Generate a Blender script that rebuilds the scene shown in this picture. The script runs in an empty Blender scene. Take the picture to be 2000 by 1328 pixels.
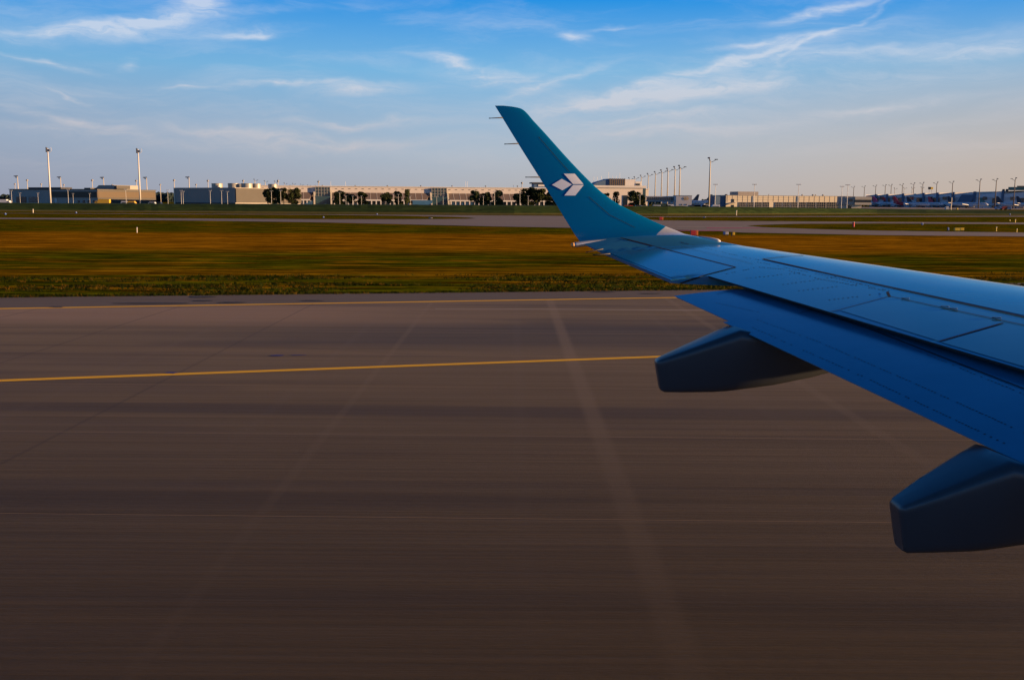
import bpy, bmesh, math, random
from mathutils import Vector, Matrix, noise
from mathutils.bvhtree import BVHTree
random.seed(7)
R = math.radians
scene = bpy.context.scene
COL = scene.collection

# ------------------------------------------------------------------ camera
H = 3.3; FPX = 1944.0; PITCH = 0.1378; ROLL = 0.0065
fw = Vector((0, math.cos(PITCH), -math.sin(PITCH)))
up0 = Vector((0, math.sin(PITCH), math.cos(PITCH))); rt0 = Vector((1, 0, 0))
rt = rt0*math.cos(ROLL) + up0*math.sin(ROLL); up = up0*math.cos(ROLL) - rt0*math.sin(ROLL)
CAM = Vector((0, 0, H))
cd = bpy.data.cameras.new('camera'); cam = bpy.data.objects.new('camera', cd); COL.objects.link(cam)
cd.lens = 35; cd.sensor_width = 36; cd.clip_end = 20000; cd.clip_start = 0.05
cam.matrix_world = Matrix.Translation(CAM) @ Matrix((rt, up, -fw)).transposed().to_4x4()
scene.camera = cam

def ray(px, py): return (fw + rt*((px-1000)/FPX) - up*((py-664)/FPX)).normalized()
def at(px, py, Y):                      # the point seen at a picture position, Y metres out
    d = ray(px, py); return CAM + d*(Y/d.y)
def gnd(px, py, z=0.0):
    d = ray(px, py); return CAM + d*((z-H)/d.z)

# ------------------------------------------------------------------ materials
def srgb(r, g, b):
    f = lambda c: (c/255/12.92 if c/255 <= .04045 else ((c/255+.055)/1.055)**2.4)
    return (f(r), f(g), f(b))
class NT:
    def __init__(s, tree): s.t = tree; s.n = tree.nodes; s.l = tree.links
    def put(s, sock, v):
        if v is None: return
        if isinstance(v, bpy.types.NodeSocket): s.l.new(v, sock)
        elif isinstance(v, (tuple, list)):
            n = len(sock.default_value); v = tuple(v)
            sock.default_value = v + (1,) if n == 4 and len(v) == 3 else v
        else: sock.default_value = v
    def m(s, op, a, b=None, c=None, clamp=False):
        n = s.n.new('ShaderNodeMath'); n.operation = op; n.use_clamp = clamp
        s.put(n.inputs[0], a); s.put(n.inputs[1], b); s.put(n.inputs[2], c); return n.outputs[0]
    def mix(s, f, a, b, mode='MIX'):
        n = s.n.new('ShaderNodeMix'); n.data_type = 'RGBA'; n.blend_type = mode
        s.put(n.inputs[0], f); s.put(n.inputs[6], a); s.put(n.inputs[7], b); return n.outputs[2]
    def noise(s, vec, scale=1, detail=4, rough=.55, dist=0):
        n = s.n.new('ShaderNodeTexNoise'); s.put(n.inputs['Vector'], vec)
        n.inputs['Scale'].default_value = scale; n.inputs['Detail'].default_value = detail
        n.inputs['Roughness'].default_value = rough; n.inputs['Distortion'].default_value = dist
        return n.outputs[0]
    def mapping(s, vec, scale=(1, 1, 1), rot=(0, 0, 0), loc=(0, 0, 0)):
        n = s.n.new('ShaderNodeMapping'); s.put(n.inputs[0], vec)
        n.inputs['Scale'].default_value = scale; n.inputs['Rotation'].default_value = rot; n.inputs['Location'].default_value = loc
        return n.outputs[0]
    def ramp(s, v, stops, interp='LINEAR'):
        n = s.n.new('ShaderNodeValToRGB'); s.put(n.inputs[0], v); e = n.color_ramp; e.interpolation = interp
        while len(e.elements) < len(stops): e.elements.new(.5)
        for k, (p, c) in enumerate(stops):
            e.elements[k].position = p; e.elements[k].color = (c, c, c, 1) if isinstance(c, (int, float)) else tuple(c)+(1,)
        return n.outputs[0]
    def smooth(s, v, a, b):
        n = s.n.new('ShaderNodeMapRange'); n.interpolation_type = 'SMOOTHSTEP'
        s.put(n.inputs[0], v); n.inputs[1].default_value = a; n.inputs[2].default_value = b; return n.outputs[0]
    def pos(s): return s.n.new('ShaderNodeNewGeometry').outputs['Position']
    def obj(s): return s.n.new('ShaderNodeTexCoord').outputs['Object']
    def sep(s, v):
        n = s.n.new('ShaderNodeSeparateXYZ'); s.put(n.inputs[0], v); return n.outputs
def newmat(name):
    m = bpy.data.materials.new(name); m.use_nodes = True; t = NT(m.node_tree)
    b = m.node_tree.nodes['Principled BSDF']; return m, t, b
def mat(name, col, rough=.6, var=.15, scale=1.0, stretch=(1, 1, 1), metal=0, bump=0, spec=.5, bscale=None, emit=None):
    m, t, b = newmat(name)
    n = t.noise(t.mapping(t.obj(), stretch), scale, 5)
    f = t.m('MULTIPLY_ADD', n, 2*var, 1-var)
    t.put(b.inputs['Base Color'], t.mix(1.0, col, f, 'MULTIPLY'))
    t.put(b.inputs['Roughness'], t.m('MULTIPLY_ADD', n, .15, rough-.07, clamp=True))
    b.inputs['Metallic'].default_value = metal; b.inputs['Specular IOR Level'].default_value = spec
    if bump:
        bn = t.n.new('ShaderNodeBump'); bn.inputs['Strength'].default_value = bump
        t.put(bn.inputs['Height'], t.noise(t.obj(), bscale or scale*4, 6)); t.l.new(bn.outputs[0], b.inputs['Normal'])
    if emit: b.inputs['Emission Color'].default_value = tuple(col)+(1,); b.inputs['Emission Strength'].default_value = emit
    return m

M = {}
M['skin'] = mat('wing_grey_paint', (.035, .20, .32), .13, .10, 1.3, (1, 3, 1), spec=.6)
M['flapskin'] = mat('flap_grey_paint', (.03, .23, .38), .2, .14, 1.3, (1, 3, 1), spec=.5)
M['teal'] = None
M['logo'] = mat('white_emblem_paint', (.98, .96, .90), .6, .02)
M['gap'] = mat('dark_joint_and_shade', (.012, .013, .016), .8, .1)
M['rivet'] = mat('rivet_metal', (.012, .03, .06), .6, .2)
M['bracket'] = mat('bracket_metal', (.2, .2, .2), .35, .2, metal=.6)
M['pod'] = mat('fairing_grey_paint', (.05, .056, .064), .34, .10, 2, spec=.6)
M['tube'] = mat('bare_aluminium', (.62, .62, .62), .3, .12, 8, metal=.5)
M['lens'] = mat('sun_orange_lens', (.75, .4, .14), .12, .1, 5)  # orange of the sun's reflection put into the lens colour
M['wick'] = mat('wick_black', (.03, .03, .035), .5, .1)
M['lelit'] = mat('sunlit_slat_white', (.75, .73, .68), .35, .05)

# ------------------------------------------------------------------ mesh helpers
def link(o, parent=None):
    COL.objects.link(o)
    if parent: o.parent = parent
    return o
def tag(o, label=None, cat=None, group=None, kind=None):
    if label: o['label'] = label
    if cat: o['category'] = cat
    if group: o['group'] = group
    if kind: o['kind'] = kind
    return o
def empty(name, loc, rz=0, label=None, cat=None, group=None):
    e = bpy.data.objects.new(name, None); e.location = loc; e.rotation_euler = (0, 0, rz); e.empty_display_size = .5
    link(e); return tag(e, label, cat, group)
class MB:
    def __init__(s): s.v = []; s.f = []; s.mi = []
    def quad(s, *p, mi=0):
        i = len(s.v); s.v += [tuple(q) for q in p]; s.f.append(tuple(range(i, i+len(p)))); s.mi.append(mi)
    def box(s, x0, x1, y0, y1, z0, z1, mi=0):
        i = len(s.v)
        s.v += [(x, y, z) for z in (z0, z1) for x, y in ((x0, y0), (x1, y0), (x1, y1), (x0, y1))]
        for f in ((0, 3, 2, 1), (4, 5, 6, 7), (0, 1, 5, 4), (1, 2, 6, 5), (2, 3, 7, 6), (3, 0, 4, 7)):
            s.f.append(tuple(i+k for k in f)); s.mi.append(mi)
        return s
    def prism(s, pts, y0, y1, mi=0):           # polygon in x,z pushed along y
        i = len(s.v); n = len(pts)
        s.v += [(x, y0, z) for x, z in pts] + [(x, y1, z) for x, z in pts]
        s.f.append(tuple(i+k for k in range(n))); s.f.append(tuple(i+n+k for k in reversed(range(n)))); s.mi += [mi, mi]
        for k in range(n):
            s.f.append((i+(k+1) % n, i+k, i+n+k, i+n+(k+1) % n)); s.mi.append(mi)
        return s
    def tube(s, pts, rad, n=8, mi=0, cap=True):
        rings = []
        for k, p in enumerate(pts):
            p = Vector(p); a = Vector(pts[max(k-1, 0)]); b = Vector(pts[min(k+1, len(pts)-1)])
            d = (b-a).normalized(); u = d.orthogonal().normalized(); w = d.cross(u)
            r = rad[k] if isinstance(rad, (list, tuple)) else rad
            i = len(s.v); rings.append(i)
            s.v += [tuple(p + (u*math.cos(2*math.pi*j/n) + w*math.sin(2*math.pi*j/n))*r) for j in range(n)]
        for a, b in zip(rings, rings[1:]):
            for j in range(n):
                s.f.append((a+j, a+(j+1) % n, b+(j+1) % n, b+j)); s.mi.append(mi)
        if cap:
            s.f.append(tuple(rings[0]+j for j in reversed(range(n)))); s.f.append(tuple(rings[-1]+j for j in range(n))); s.mi += [mi, mi]
        return s
    def build(s, name, mats, parent=None, smooth=False, recalc=True, bevel=0):
        me = bpy.data.meshes.new(name); me.from_pydata(s.v, [], s.f)
        for m in (mats if isinstance(mats, (list, tuple)) else [mats]): me.materials.append(m)
        for p, k in zip(me.polygons, s.mi): p.material_index = k; p.use_smooth = smooth
        if recalc:
            bm = bmesh.new(); bm.from_mesh(me); bmesh.ops.recalc_face_normals(bm, faces=bm.faces); bm.to_mesh(me); bm.free()
        me.update(); o = link(bpy.data.objects.new(name, me), parent)
        if bevel:
            b = o.modifiers.new('bevel', 'BEVEL'); b.width = bevel; b.segments = 2; b.limit_method = 'ANGLE'
        return o
def merge(o, mb, mt):                 # surface pattern joins the mesh of the part it lies on
    me = o.data; me.materials.append(mt); k = len(me.materials)-1
    bm = bmesh.new(); bm.from_mesh(me); vs = [bm.verts.new(v) for v in mb.v]
    for f in mb.f: q = bm.faces.new([vs[i] for i in f]); q.material_index = k
    bm.to_mesh(me); bm.free(); me.update()
def copytree(o, parent=None):
    c = o.copy(); link(c, parent)
    for ch in list(o.children): copytree(ch, c)
    return c

# ================================================================== THE WING
SLOPE, Z0 = .075, -1.35
TIPY = 11.2
def base(y): return H + Z0 + SLOPE*y
def xle(y): return 4.20 + (8.7-y)*.60
KU = .65
INC = .035; TH = .105
def yt(u, t=TH):
    u = max(0, min(1, u)); return 5*t*(.2969*math.sqrt(u) - .126*u - .3516*u*u + .2843*u**3 - .1036*u**4)
# virtual trailing edge (aileron line carried inboard) used for the section shape
def solve(fn, px, py):
    z = H - 1.0
    for _ in range(60):
        p = gnd(px, py, z); z2 = fn(p.x, p.y); z += .5*(z2-z)
    return gnd(px, py, z)
TEo = None
def xte(y): return 0.86 + (11.2-y)*.235
def ztop(x, y):
    c = xle(y)-xte(y); u = (xle(y)-x)/c
    return base(y) + c*(KU*yt(u) - INC*u)
A0 = solve(ztop, 1152, 481); A1 = solve(ztop, 1333, 556)
F0 = solve(ztop, 1397, 543); F1 = solve(ztop, 2000, 722)
ka = (A1.x-A0.x)/(A1.y-A0.y); kf = (F1.x-F0.x)/(F1.y-F0.y)
def xa(y): return A0.x + (y-A0.y)*ka            # aileron trailing edge
def xf(y): return F0.x + (y-F0.y)*kf            # fixed trailing edge ahead of the flaps
def sect(y, xt, n=22, tb=.004, lip=0):                 # closed section from TE over the top to the LE and back below
    c = xle(y)-xte(y); L = xle(y); ue = (L-xt)/c; pts = []
    for k in range(n+1):
        a = math.pi*k/n; u = ue*(1+math.cos(a))/2
        pts.append((L-u*c, y, base(y) + c*(KU*yt(u)-INC*u)))
    ze = base(y) + c*(KU*yt(ue)-INC*ue)
    for k in range(1, n+1):
        a = math.pi*k/n; u = ue*(1-math.cos(a))/2
        zl = base(y) + c*(-.75*yt(u)-INC*u)
        zt_ = base(y) + c*(KU*yt(u)-INC*u)
        f_ = min(1, max(0, (u-(ue-lip))/.05)) if lip else 0
        pts.append((L-u*c, y, min(zl*(1-f_)+(zt_-tb)*f_, zt_-tb)))
    return pts
def loft(mb, secs, mi=0, cap=(True, True), mfun=None):
    ids = []
    for s_ in secs:
        ids.append(len(mb.v)); mb.v += [tuple(p) for p in s_]
    n = len(secs[0])
    for a, b in zip(ids, ids[1:]):
        for k in range(n):
            f = (a+k, a+(k+1) % n, b+(k+1) % n, b+k)
            c = sum((Vector(mb.v[q]) for q in f), Vector())/4
            mb.f.append(f); mb.mi.append(mfun(c) if mfun else mi)
    for e, c in zip((ids[0], ids[-1]), cap):
        if c: mb.f.append(tuple(e+k for k in range(n))); mb.mi.append(mfun(Vector(mb.v[e])) if mfun else mi)

wing = empty('airplane_wing', (0, 0, 0), 0, 'large grey airplane wing with teal upturned winglet reaching out over the runway', 'airplane wing')
YS = F0.y + .12                                  # where the flap bay ends
mb = MB()
ys = [0.9+ (YS-0.9)*k/40 for k in range(41)]
loft(mb, [sect(y, xf(y), 40, .016, .10) for y in ys], mfun=lambda c: 1 if c.x < xf(c.y)+.45 and c.z < ztop(max(c.x, xf(c.y)), c.y)-.005 else 0)  # cove and lip painted near-black to stand for flap-gap shade
o_in = mb.build('wing_box', [M['skin'], M['gap']], wing, smooth=True)
mb = MB()
YE = 11.25
ys = [YS+(YE-YS)*k/16 for k in range(17)]
# blended tip stations: (row, TE px, LE px, Y, lean angle)
ST = [(477, 1141, 1383, 11.40, 9), (470, 1131, 1366, 11.53, 17), (465, 1128, 1352, 11.61, 26), (460, 1124, 1338, 11.67, 34), (452, 1119, 1322, 11.745, 42), (441, 1112, 1297, 11.81, 50),
      (425, 1102, 1262, 11.875, 58), (400, 1087, 1211, 11.95, 66), (382, 1075.5, 1184, 11.995, 69), (362, 1063, 1160, 12.045, 71), (330, 1043, 1128, 12.11, 73), (300, 1024, 1100, 12.175, 74), (262, 1000.5, 1066, 12.25, 75),
      (235, 984, 1041, 12.306, 75), (222, 976, 1030, 12.33, 75), (213, 970.5, 1019, 12.35, 75), (209, 968, 1003, 12.357, 75), (207, 966.8, 985, 12.36, 75)]
def tipsect(row, tx, lx, Y, ang, n=22):
    T = at(tx, row, Y); L = at(lx, row, Y); L.z = T.z; c = L.x-T.x; nrm = Vector((0, -math.sin(R(ang)), math.cos(R(ang)))); pts = []
    w = min(1, max(0, (ang-9)/50)); inc = INC*(1-w)
    ku, kl = KU*(1-w)+.45*w, .75*(1-w)+.45*w
    for k in range(n+1):
        u = (1+math.cos(math.pi*k/n))/2
        pts.append(Vector((L.x-u*c, Y, L.z)) + nrm*c*(ku*yt(u)+inc*(1-u)))
    for k in range(1, n+1):
        u = (1-math.cos(math.pi*k/n))/2
        pts.append(Vector((L.x-u*c, Y, L.z)) + nrm*(c*(inc*(1-u)) - max(.004, c*kl*yt(u))))
    return pts
tips = [tipsect(*s_) for s_ in ST]
mb2 = MB(); loft(mb2, [sect(y, xa(y)) for y in ys] + tips[:2], cap=(True, False))
o_out = mb2.build('outer_wing', M['skin'], wing, smooth=True)
EDGE = at(1283, 450, 11.8).x
mt_, t, b = newmat('winglet_teal_paint'); px_ = t.sep(t.pos())
msk = t.smooth(t.m('SUBTRACT', t.m('SUBTRACT', px_[0], EDGE), t.m('MULTIPLY', t.m('SUBTRACT', px_[2], H-.34), 1.55)), -.004, .004)
t.put(b.inputs['Base Color'], t.mix(msk, (.0, .15, .34), (.50, .52, .53))); b.inputs['Roughness'].default_value = .25; M['teal'] = mt_
def smooth_rows(secs, per=3):
    out = []
    for i in range(len(secs)-1):
        p0 = secs[max(i-1, 0)]; p1 = secs[i]; p2 = secs[i+1]; p3 = secs[min(i+2, len(secs)-1)]
        for k in range(per):
            t = k/per
            out.append([Vector(b)+ (Vector(c)-Vector(a))*.5*t + (Vector(a)-2.5*Vector(b)+2*Vector(c)-.5*Vector(d))*t*t + (-.5*Vector(a)+1.5*Vector(b)-1.5*Vector(c)+.5*Vector(d))*t**3 for a, b, c, d in zip(p0, p1, p2, p3)])
    out.append(secs[-1]); return out
mb = MB(); loft(mb, smooth_rows(tips[1:], 4), cap=(False, True))
o_wl = mb.build('winglet', [M['teal'], M['skin']], wing, smooth=True)

# flap: lower, drooped body behind the fixed trailing edge
FD = .09
def zflap(x, y):
    return ztop(xf(y), y) - .05 + (x-xf(y))*FD - .05*(xf(y)-x)**2
G0 = solve(zflap, 1317, 578); G1 = solve(zflap, 1990, 888)
kg = (G1.x-G0.x)/(G1.y-G0.y)
def xg(y): return G0.x + (y-G0.y)*kg
def flapsec(y, te, n=18):
    xl = xf(y)+.42; L = xl-te; pts = []
    for k in range(n+1):
        u = (1+math.cos(math.pi*k/n))/2; x = xl-u*L
        z = zflap(x, y) - .06*math.exp(-u*9)
        pts.append((x, y, z))
    for k in range(1, n+1):
        u = (1-math.cos(math.pi*k/n))/2; x = xl-u*L
        z = zflap(x, y) - .06*math.exp(-u*9) - max(.006, .10*L*math.sin(math.pi*min(1, u**.7))*1.3)
        pts.append((x, y, z))
    return pts
YF0 = G0.y
YN = solve(zflap, 1412, 629).y
mb = MB()
yy = [1.0+(YN-1.0)*k/30 for k in range(31)]
loft(mb, [flapsec(y, xg(y)-.045) for y in yy])
loft(mb, [flapsec(YN+.001+(YF0-YN)*k/8, xg(YN+(YF0-YN)*k/8)) for k in range(9)])
o_fl = mb.build('flap', M['flapskin'], wing, smooth=True)
for o in (o_in, o_out, o_wl, o_fl):
    o.data.set_sharp_from_angle(angle=R(42))

# drape marks onto real surfaces by casting rays
bpy.context.view_layer.update()
def bvh(*objs):
    vs = []; fs = []
    for o in objs:
        i = len(vs); vs += [v.co.copy() for v in o.data.vertices]; fs += [tuple(i+q for q in p.vertices) for p in o.data.polygons]
    return BVHTree.FromPolygons(vs, fs)
B_top = bvh(o_in, o_out); B_fl = bvh(o_fl); B_wl = bvh(o_wl)
def cast(B, px, py):
    d = ray(px, py); h = B.ray_cast(CAM, d)
    if h[0] is None: return None
    n = h[1] if h[1].dot(d) < 0 else -h[1]
    return h[0], n
def strip(mb, B, pts, w, off=.003, step=7, mi=0):
    samp = []
    for (a, b), (c, d) in zip(pts, pts[1:]):
        k = max(2, int(math.hypot(c-a, d-b)/step)); samp += [(a+(c-a)*i/k, b+(d-b)*i/k) for i in range(k)]
    samp.append(pts[-1]); hit = [h for h in (cast(B, *s_) for s_ in samp) if h]
    for i in range(len(hit)-1):
        (p, n), (q, m_) = hit[i], hit[i+1]
        if (q-p).length > 1.5: continue
        t = (q-p).normalized(); s1 = t.cross(n).normalized()*w/2; s2 = t.cross(m_).normalized()*w/2
        e = t*w*.3
        mb.quad(p-s1+n*off-e, p+s1+n*off-e, q+s2+m_*off+e, q-s2+m_*off+e, mi=mi)
def dots(mb, B, pts, n, r=.006, jit=0, skip=0, off=.002):
    tot = [0]
    for (a, b), (c, d) in zip(pts, pts[1:]): tot.append(tot[-1]+math.hypot(c-a, d-b))
    for k in range(n):
        if random.random() < skip: continue
        s_ = tot[-1]*k/(n-1); j = max(i for i in range(len(pts)-1) if tot[i] <= s_+1e-9)
        f = (s_-tot[j])/(tot[j+1]-tot[j]); x = pts[j][0]+(pts[j+1][0]-pts[j][0])*f; y = pts[j][1]+(pts[j+1][1]-pts[j][1])*f
        h = cast(B, x+random.uniform(-jit, jit), y+random.uniform(-jit, jit)*.4)
        if not h: continue
        p, nn = h; u = nn.orthogonal().normalized(); w = nn.cross(u)
        mb.quad(*[p+nn*off+(u*math.cos(a)+w*math.sin(a))*r for a in [math.pi*q/3 for q in range(6)]])
def patch(B, quad, nu, nv, off, ymin=None):
    a, b, c, d = quad; mb = MB(); g = {}
    for i in range(nu+1):
        for j in range(nv+1):
            s_, t = i/nu, j/nv
            x = (a[0]*(1-s_)+b[0]*s_)*(1-t)+(d[0]*(1-s_)+c[0]*s_)*t; y = (a[1]*(1-s_)+b[1]*s_)*(1-t)+(d[1]*(1-s_)+c[1]*s_)*t
            h = cast(B, x, y)
            if h: g[i, j] = len(mb.v); mb.v.append(tuple(h[0]+h[1]*off))
    for i in range(nu):
        for j in range(nv):
            ks = [(i, j), (i+1, j), (i+1, j+1), (i, j+1)]
            if all(k in g for k in ks): mb.f.append(tuple(g[k] for k in ks)); mb.mi.append(0)
    return mb
# control surfaces laid proud of the skin
ail = patch(B_top, [(1222, 467), (1434, 522.5), (1332, 551.5), (1166, 485)], 20, 10, .003).build('aileron', M['skin'], wing, smooth=True, recalc=False)
sp1 = patch(B_top, [(1738, 581), (1957, 632), (1834, 667), (1641, 607)], 16, 8, .003).build('spoiler', M['skin'], wing, smooth=True, recalc=False)
sp2 = patch(B_top, [(1962, 633.5), (2240, 697), (2130, 755), (1838, 669)], 16, 8, .003).build('spoiler', M['skin'], wing, smooth=True, recalc=False)
slat = patch(B_top, [(1568, 500), (2160, 585), (2160, 651), (1494, 507.5)], 40, 8, .003).build('slat', M['skin'], wing, smooth=True, recalc=False)
g = MB(); gf = MB()
strip(g, B_top, [(1213, 465.5), (1436, 522.5)], .022, .0045)
strip(g, B_top, [(1436, 522.5), (1380, 537), (1330, 553)], .015, .0045)
strip(g, B_top, [(1490, 506.5), (2000, 620), (2160, 656)], .026, .0045)
strip(g, B_top, [(1490, 506.5), (1530, 502), (1568, 500)], .02, .0045)
strip(g, B_top, [(1737, 579.5), (2000, 636), (2200, 680)], .014, .0045)
strip(g, B_top, [(1733, 571), (1737, 579.5)], .02, .0045)
strip(g, B_top, [(1737, 579.5), (1640, 606), (1622, 609.5)], .011, .0045)
strip(g, B_top, [(1959, 631.5), (1836, 667)], .013, .0045)
strip(g, B_top, [(1330, 481), (1375, 493), (1440, 508), (1470, 516)], .005, .005)
strip(gf, B_fl, [(1450, 560), (1700, 644), (2000, 760)], .012, .004)
strip(gf, B_fl, [(1400, 575), (1475, 558)], .007, .004)
strip(gf, B_fl, [(1560, 612), (1640, 592)], .007, .004)
merge(o_in, g, M['gap']); merge(o_fl, gf, M['gap'])
rv = MB(); rf_ = MB()
for pts, n in (([(1420, 535), (1480, 522), (1530, 526), (1600, 545), (1730, 568)], 60), ([(1450, 545), (1560, 533)], 14), ([(1530, 556), (1640, 540)], 14), ([(1560, 568), (1700, 553)], 16),
               ([(1620, 586), (1735, 572)], 14), ([(1330, 474), (1420, 495), (1480, 508)], 34), ([(1480, 512), (1600, 536), (1735, 568)], 46)):
    dots(rv, B_top, pts, n, .009, 1.0, .2)
for pts, n in (([(1480, 625), (1600, 668), (1800, 755), (2000, 845)], 84), ([(1470, 640), (1700, 742), (1960, 865)], 80), ([(1400, 592), (1480, 610)], 16), ([(1560, 602), (1760, 672), (2000, 770)], 64)):
    dots(rf_, B_fl, pts, n, .0065, .8, .15)
merge(o_in, rv, M['rivet']); merge(o_fl, rf_, M['rivet'])
for px, py in ((1768, 585), (1845, 601), (1861, 605), (1946, 623)):
    h = cast(B_top, px, py)
    if h:
        p = h[0]; b_ = MB(); b_.box(-.03, .03, -.012, .012, 0, .007)
        o = b_.build('hinge_bracket', M['bracket'], wing, bevel=.004); o.location = p + Vector((0, 0, .006)); o.rotation_euler = (0, 0, R(-25))
# emblem on the winglet
for quad in ([(1078.1, 361.7), (1097.3, 349.9), (1117.1, 360.9), (1098.5, 372.4)], [(1101.2, 340), (1122.6, 340), (1139.5, 360.2), (1119.3, 360.2)], [(1119.3, 362), (1140.1, 362), (1123.5, 382.5), (1102.1, 382.5)]):
    e = patch(B_wl, quad, 6, 6, .004).build('emblem', M['logo'], o_wl, smooth=True, recalc=False)
g = MB(); strip(g, B_wl, [(1052, 268), (1090, 312), (1112, 336)], .006, .003); strip(g, B_wl, [(1150, 385), (1190, 420), (1240, 445)], .006, .003)
merge(o_wl, g, M['gap'])
# lamp tube at the tip, wicks, white body added for the sunlit slat end
m = MB(); p0 = at(1122, 478.2, 11.42); p1 = at(1150, 475.5, 11.45); p2 = at(1218, 466.5, 11.52)
m.tube([p0, p0.lerp(p1, .1), p1, p1.lerp(p2, .5), p2], [.026, .029, .031, .02, .004], 14)
tb = m.build('tip_lamp_housing', M['tube'], wing, smooth=True)
m = MB(); q = at(1115.5, 478.8, 11.42); m.tube([q, q.lerp(p0, .3), p0], [.010, .022, .025], 14); m.build('lens', M['lens'], tb, smooth=True)
for a, b, Y in (((955, 231.5), (982, 230.5), 12.31), ((985, 282), (1013, 281), 12.21), ((1026, 346.5), (1054, 346.5), 12.07), ((1144, 493), (1178, 486.5), 11.1), ((1158, 498), (1192, 495.8), 10.95)):
    m = MB(); A, B_ = at(*a, Y), at(*b, Y); m.tube([A, A.lerp(B_, .15), B_], [.006, .0045, .008], 6); m.build('static_wick', M['wick'], wing, smooth=True)
def crest(px):
    py = 440
    while py < 520:
        h = cast(B_top, px, py)
        if h: return h[0]
        py += .5
L0, L1 = crest(1357)+Vector((.03, .03, -.012)), crest(1403)+Vector((.03, .03, -.012))
m = MB(); m.tube([L0.lerp(L1, q) for q in (0, .06, .2, .6, .88, .97, 1)], [.004, .012, .022, .032, .034, .024, .006], 14)
m.build('sunlit_slat_end', M['lelit'], wing, smooth=True)

# flap track fairings: lofted pods with wedge tails
def pod(st, Yc):
    secs = []
    for x, zt_, zb, wt, wb in st:
        s_ = []; zm = (zt_+zb)/2; hh = (zt_-zb)/2; n = 28
        for k in range(n):
            a = 2*math.pi*k/n; ca, sa = math.cos(a), math.sin(a); e = .27
            yy_ = math.copysign(abs(ca)**e, ca); zz = math.copysign(abs(sa)**e, sa)
            w = wt*(1+zz)/2 + wb*(1-zz)/2
            s_.append((x+(.018*(1-zz) if x < st[2][0]+.01 else 0), Yc+yy_*w/2, zm+zz*hh))
        secs.append(s_)
    m = MB(); loft(m, secs); o = m.build('flap_track_fairing', M['pod'], wing, smooth=True); o.data.set_sharp_from_angle(angle=R(50)); return o
def podpx(Yn, cols, wid):
    st = []
    for (px, yt_, yb), w in zip(cols, wid):
        Yw = Yn+.22-w/2; a = at(px, yt_, Yw); b = at(px, yb, Yw); z_ = a.z; yc = Yn+.2
        if a.x > xg(yc)-.03: z_ = min(z_, (zflap(a.x, yc) if a.x < xf(yc) else ztop(a.x, yc))-.075)
        st.append((a.x, z_, min(b.z, z_-.04), w, w*.8))
    return st
pc = [(1281, 709, 758), (1284, 706, 764), (1292, 703, 768), (1340, 686, 770), (1400, 664, 770.5), (1425, 655, 769.5), (1450, 646, 767), (1520, 630, 758), (1600, 620, 741), (1700, 612, 712), (1800, 610, 672), (1860, 620, 645)]
PA = solve(zflap, 1437, 640).y - .22; PB = solve(zflap, 1955, 882).y - .22
print('PODS', PA, PB)
P1 = pod(podpx(PA, pc, (.10, .15, .19, .30, .40, .44, .47, .50, .44, .34, .20, .06)), PA+.22)
sc_ = 84/60
def p2(c): return (1754+(c[0]-1281)*1.37, 998+(c[1]-709)*1.45, 1071+(c[2]-758)*1.45)
P2 = pod(podpx(PB, [p2(c) for c in pc], (.10, .15, .19, .30, .40, .44, .47, .50, .44, .34, .20, .06)), PB+.22)

# ================================================================== GROUND
def world_streaks(t, sx, sy, sc=1, det=6, seed=0):
    return t.noise(t.mapping(t.pos(), (sx, sy, 0), loc=(seed, seed*.7, 0)), sc, det, .65)
# grass
m, t, b = newmat('airfield_grass')
P = t.pos(); xyz = t.sep(P)
n1 = world_streaks(t, .05, .55, 1, 6, 3); n2 = world_streaks(t, .25, 2.6, 1, 5, 9); n3 = world_streaks(t, .012, .06, 1, 4, 5)
yw = t.m('ADD', xyz[1], t.m('MULTIPLY', t.m('SUBTRACT', n1, .5), 22))
yw = t.m('SUBTRACT', yw, t.m('MULTIPLY', xyz[0], .05))
dry = t.m('MULTIPLY', t.smooth(yw, 60, 72), t.m('SUBTRACT', 1, t.smooth(yw, 98, 108)))
dry2 = t.m('MULTIPLY', t.m('MULTIPLY', t.smooth(yw, 44, 46), t.m('SUBTRACT', 1, t.smooth(yw, 48, 51))), .6)
patchy = t.smooth(t.noise(t.mapping(P, (.14, .45, 0), loc=(2, 8, 0)), 1, 6, .65), .48, .62)
f = t.m('MAXIMUM', t.m('MAXIMUM', dry, dry2), t.m('MULTIPLY', patchy, .65))
f = t.m('MULTIPLY', f, t.m('MULTIPLY_ADD', n2, 1.2, .25), clamp=True)
green = t.mix(t.smooth(n2, .35, .65), (.022, .032, .001), (.125, .125, .003))
tan = t.mix(t.smooth(n2, .3, .7), (.16, .060, .001), (.50, .215, .008))
c = t.mix(f, green, tan)
c = t.mix(t.smooth(t.noise(t.mapping(P, (.35, 1.8, 0), loc=(4, 1, 0)), 1, 4), .60, .70), c, (.012, .016, .005))
v1 = world_streaks(t, .10, 1.3, 1, 6, 21); v2 = world_streaks(t, .6, 5, 1, 4, 31)
c = t.mix(1, c, t.m('MULTIPLY', t.m('MULTIPLY_ADD', t.smooth(v1, .38, .62), 1.1, .35), t.m('MULTIPLY_ADD', t.smooth(v2, .3, .7), .9, .55)), 'MULTIPLY')
t.put(b.inputs['Base Color'], c); b.inputs['Roughness'].default_value = 1; b.inputs['Specular IOR Level'].default_value = 0
bn = t.n.new('ShaderNodeBump'); bn.inputs['Strength'].default_value = 1; bn.inputs['Distance'].default_value = .12
t.put(bn.inputs['Height'], t.noise(t.mapping(P, (1.2, 3, 1)), 1, 6, .7)); t.l.new(bn.outputs[0], b.inputs['Normal'])
M['grass'] = m
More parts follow.
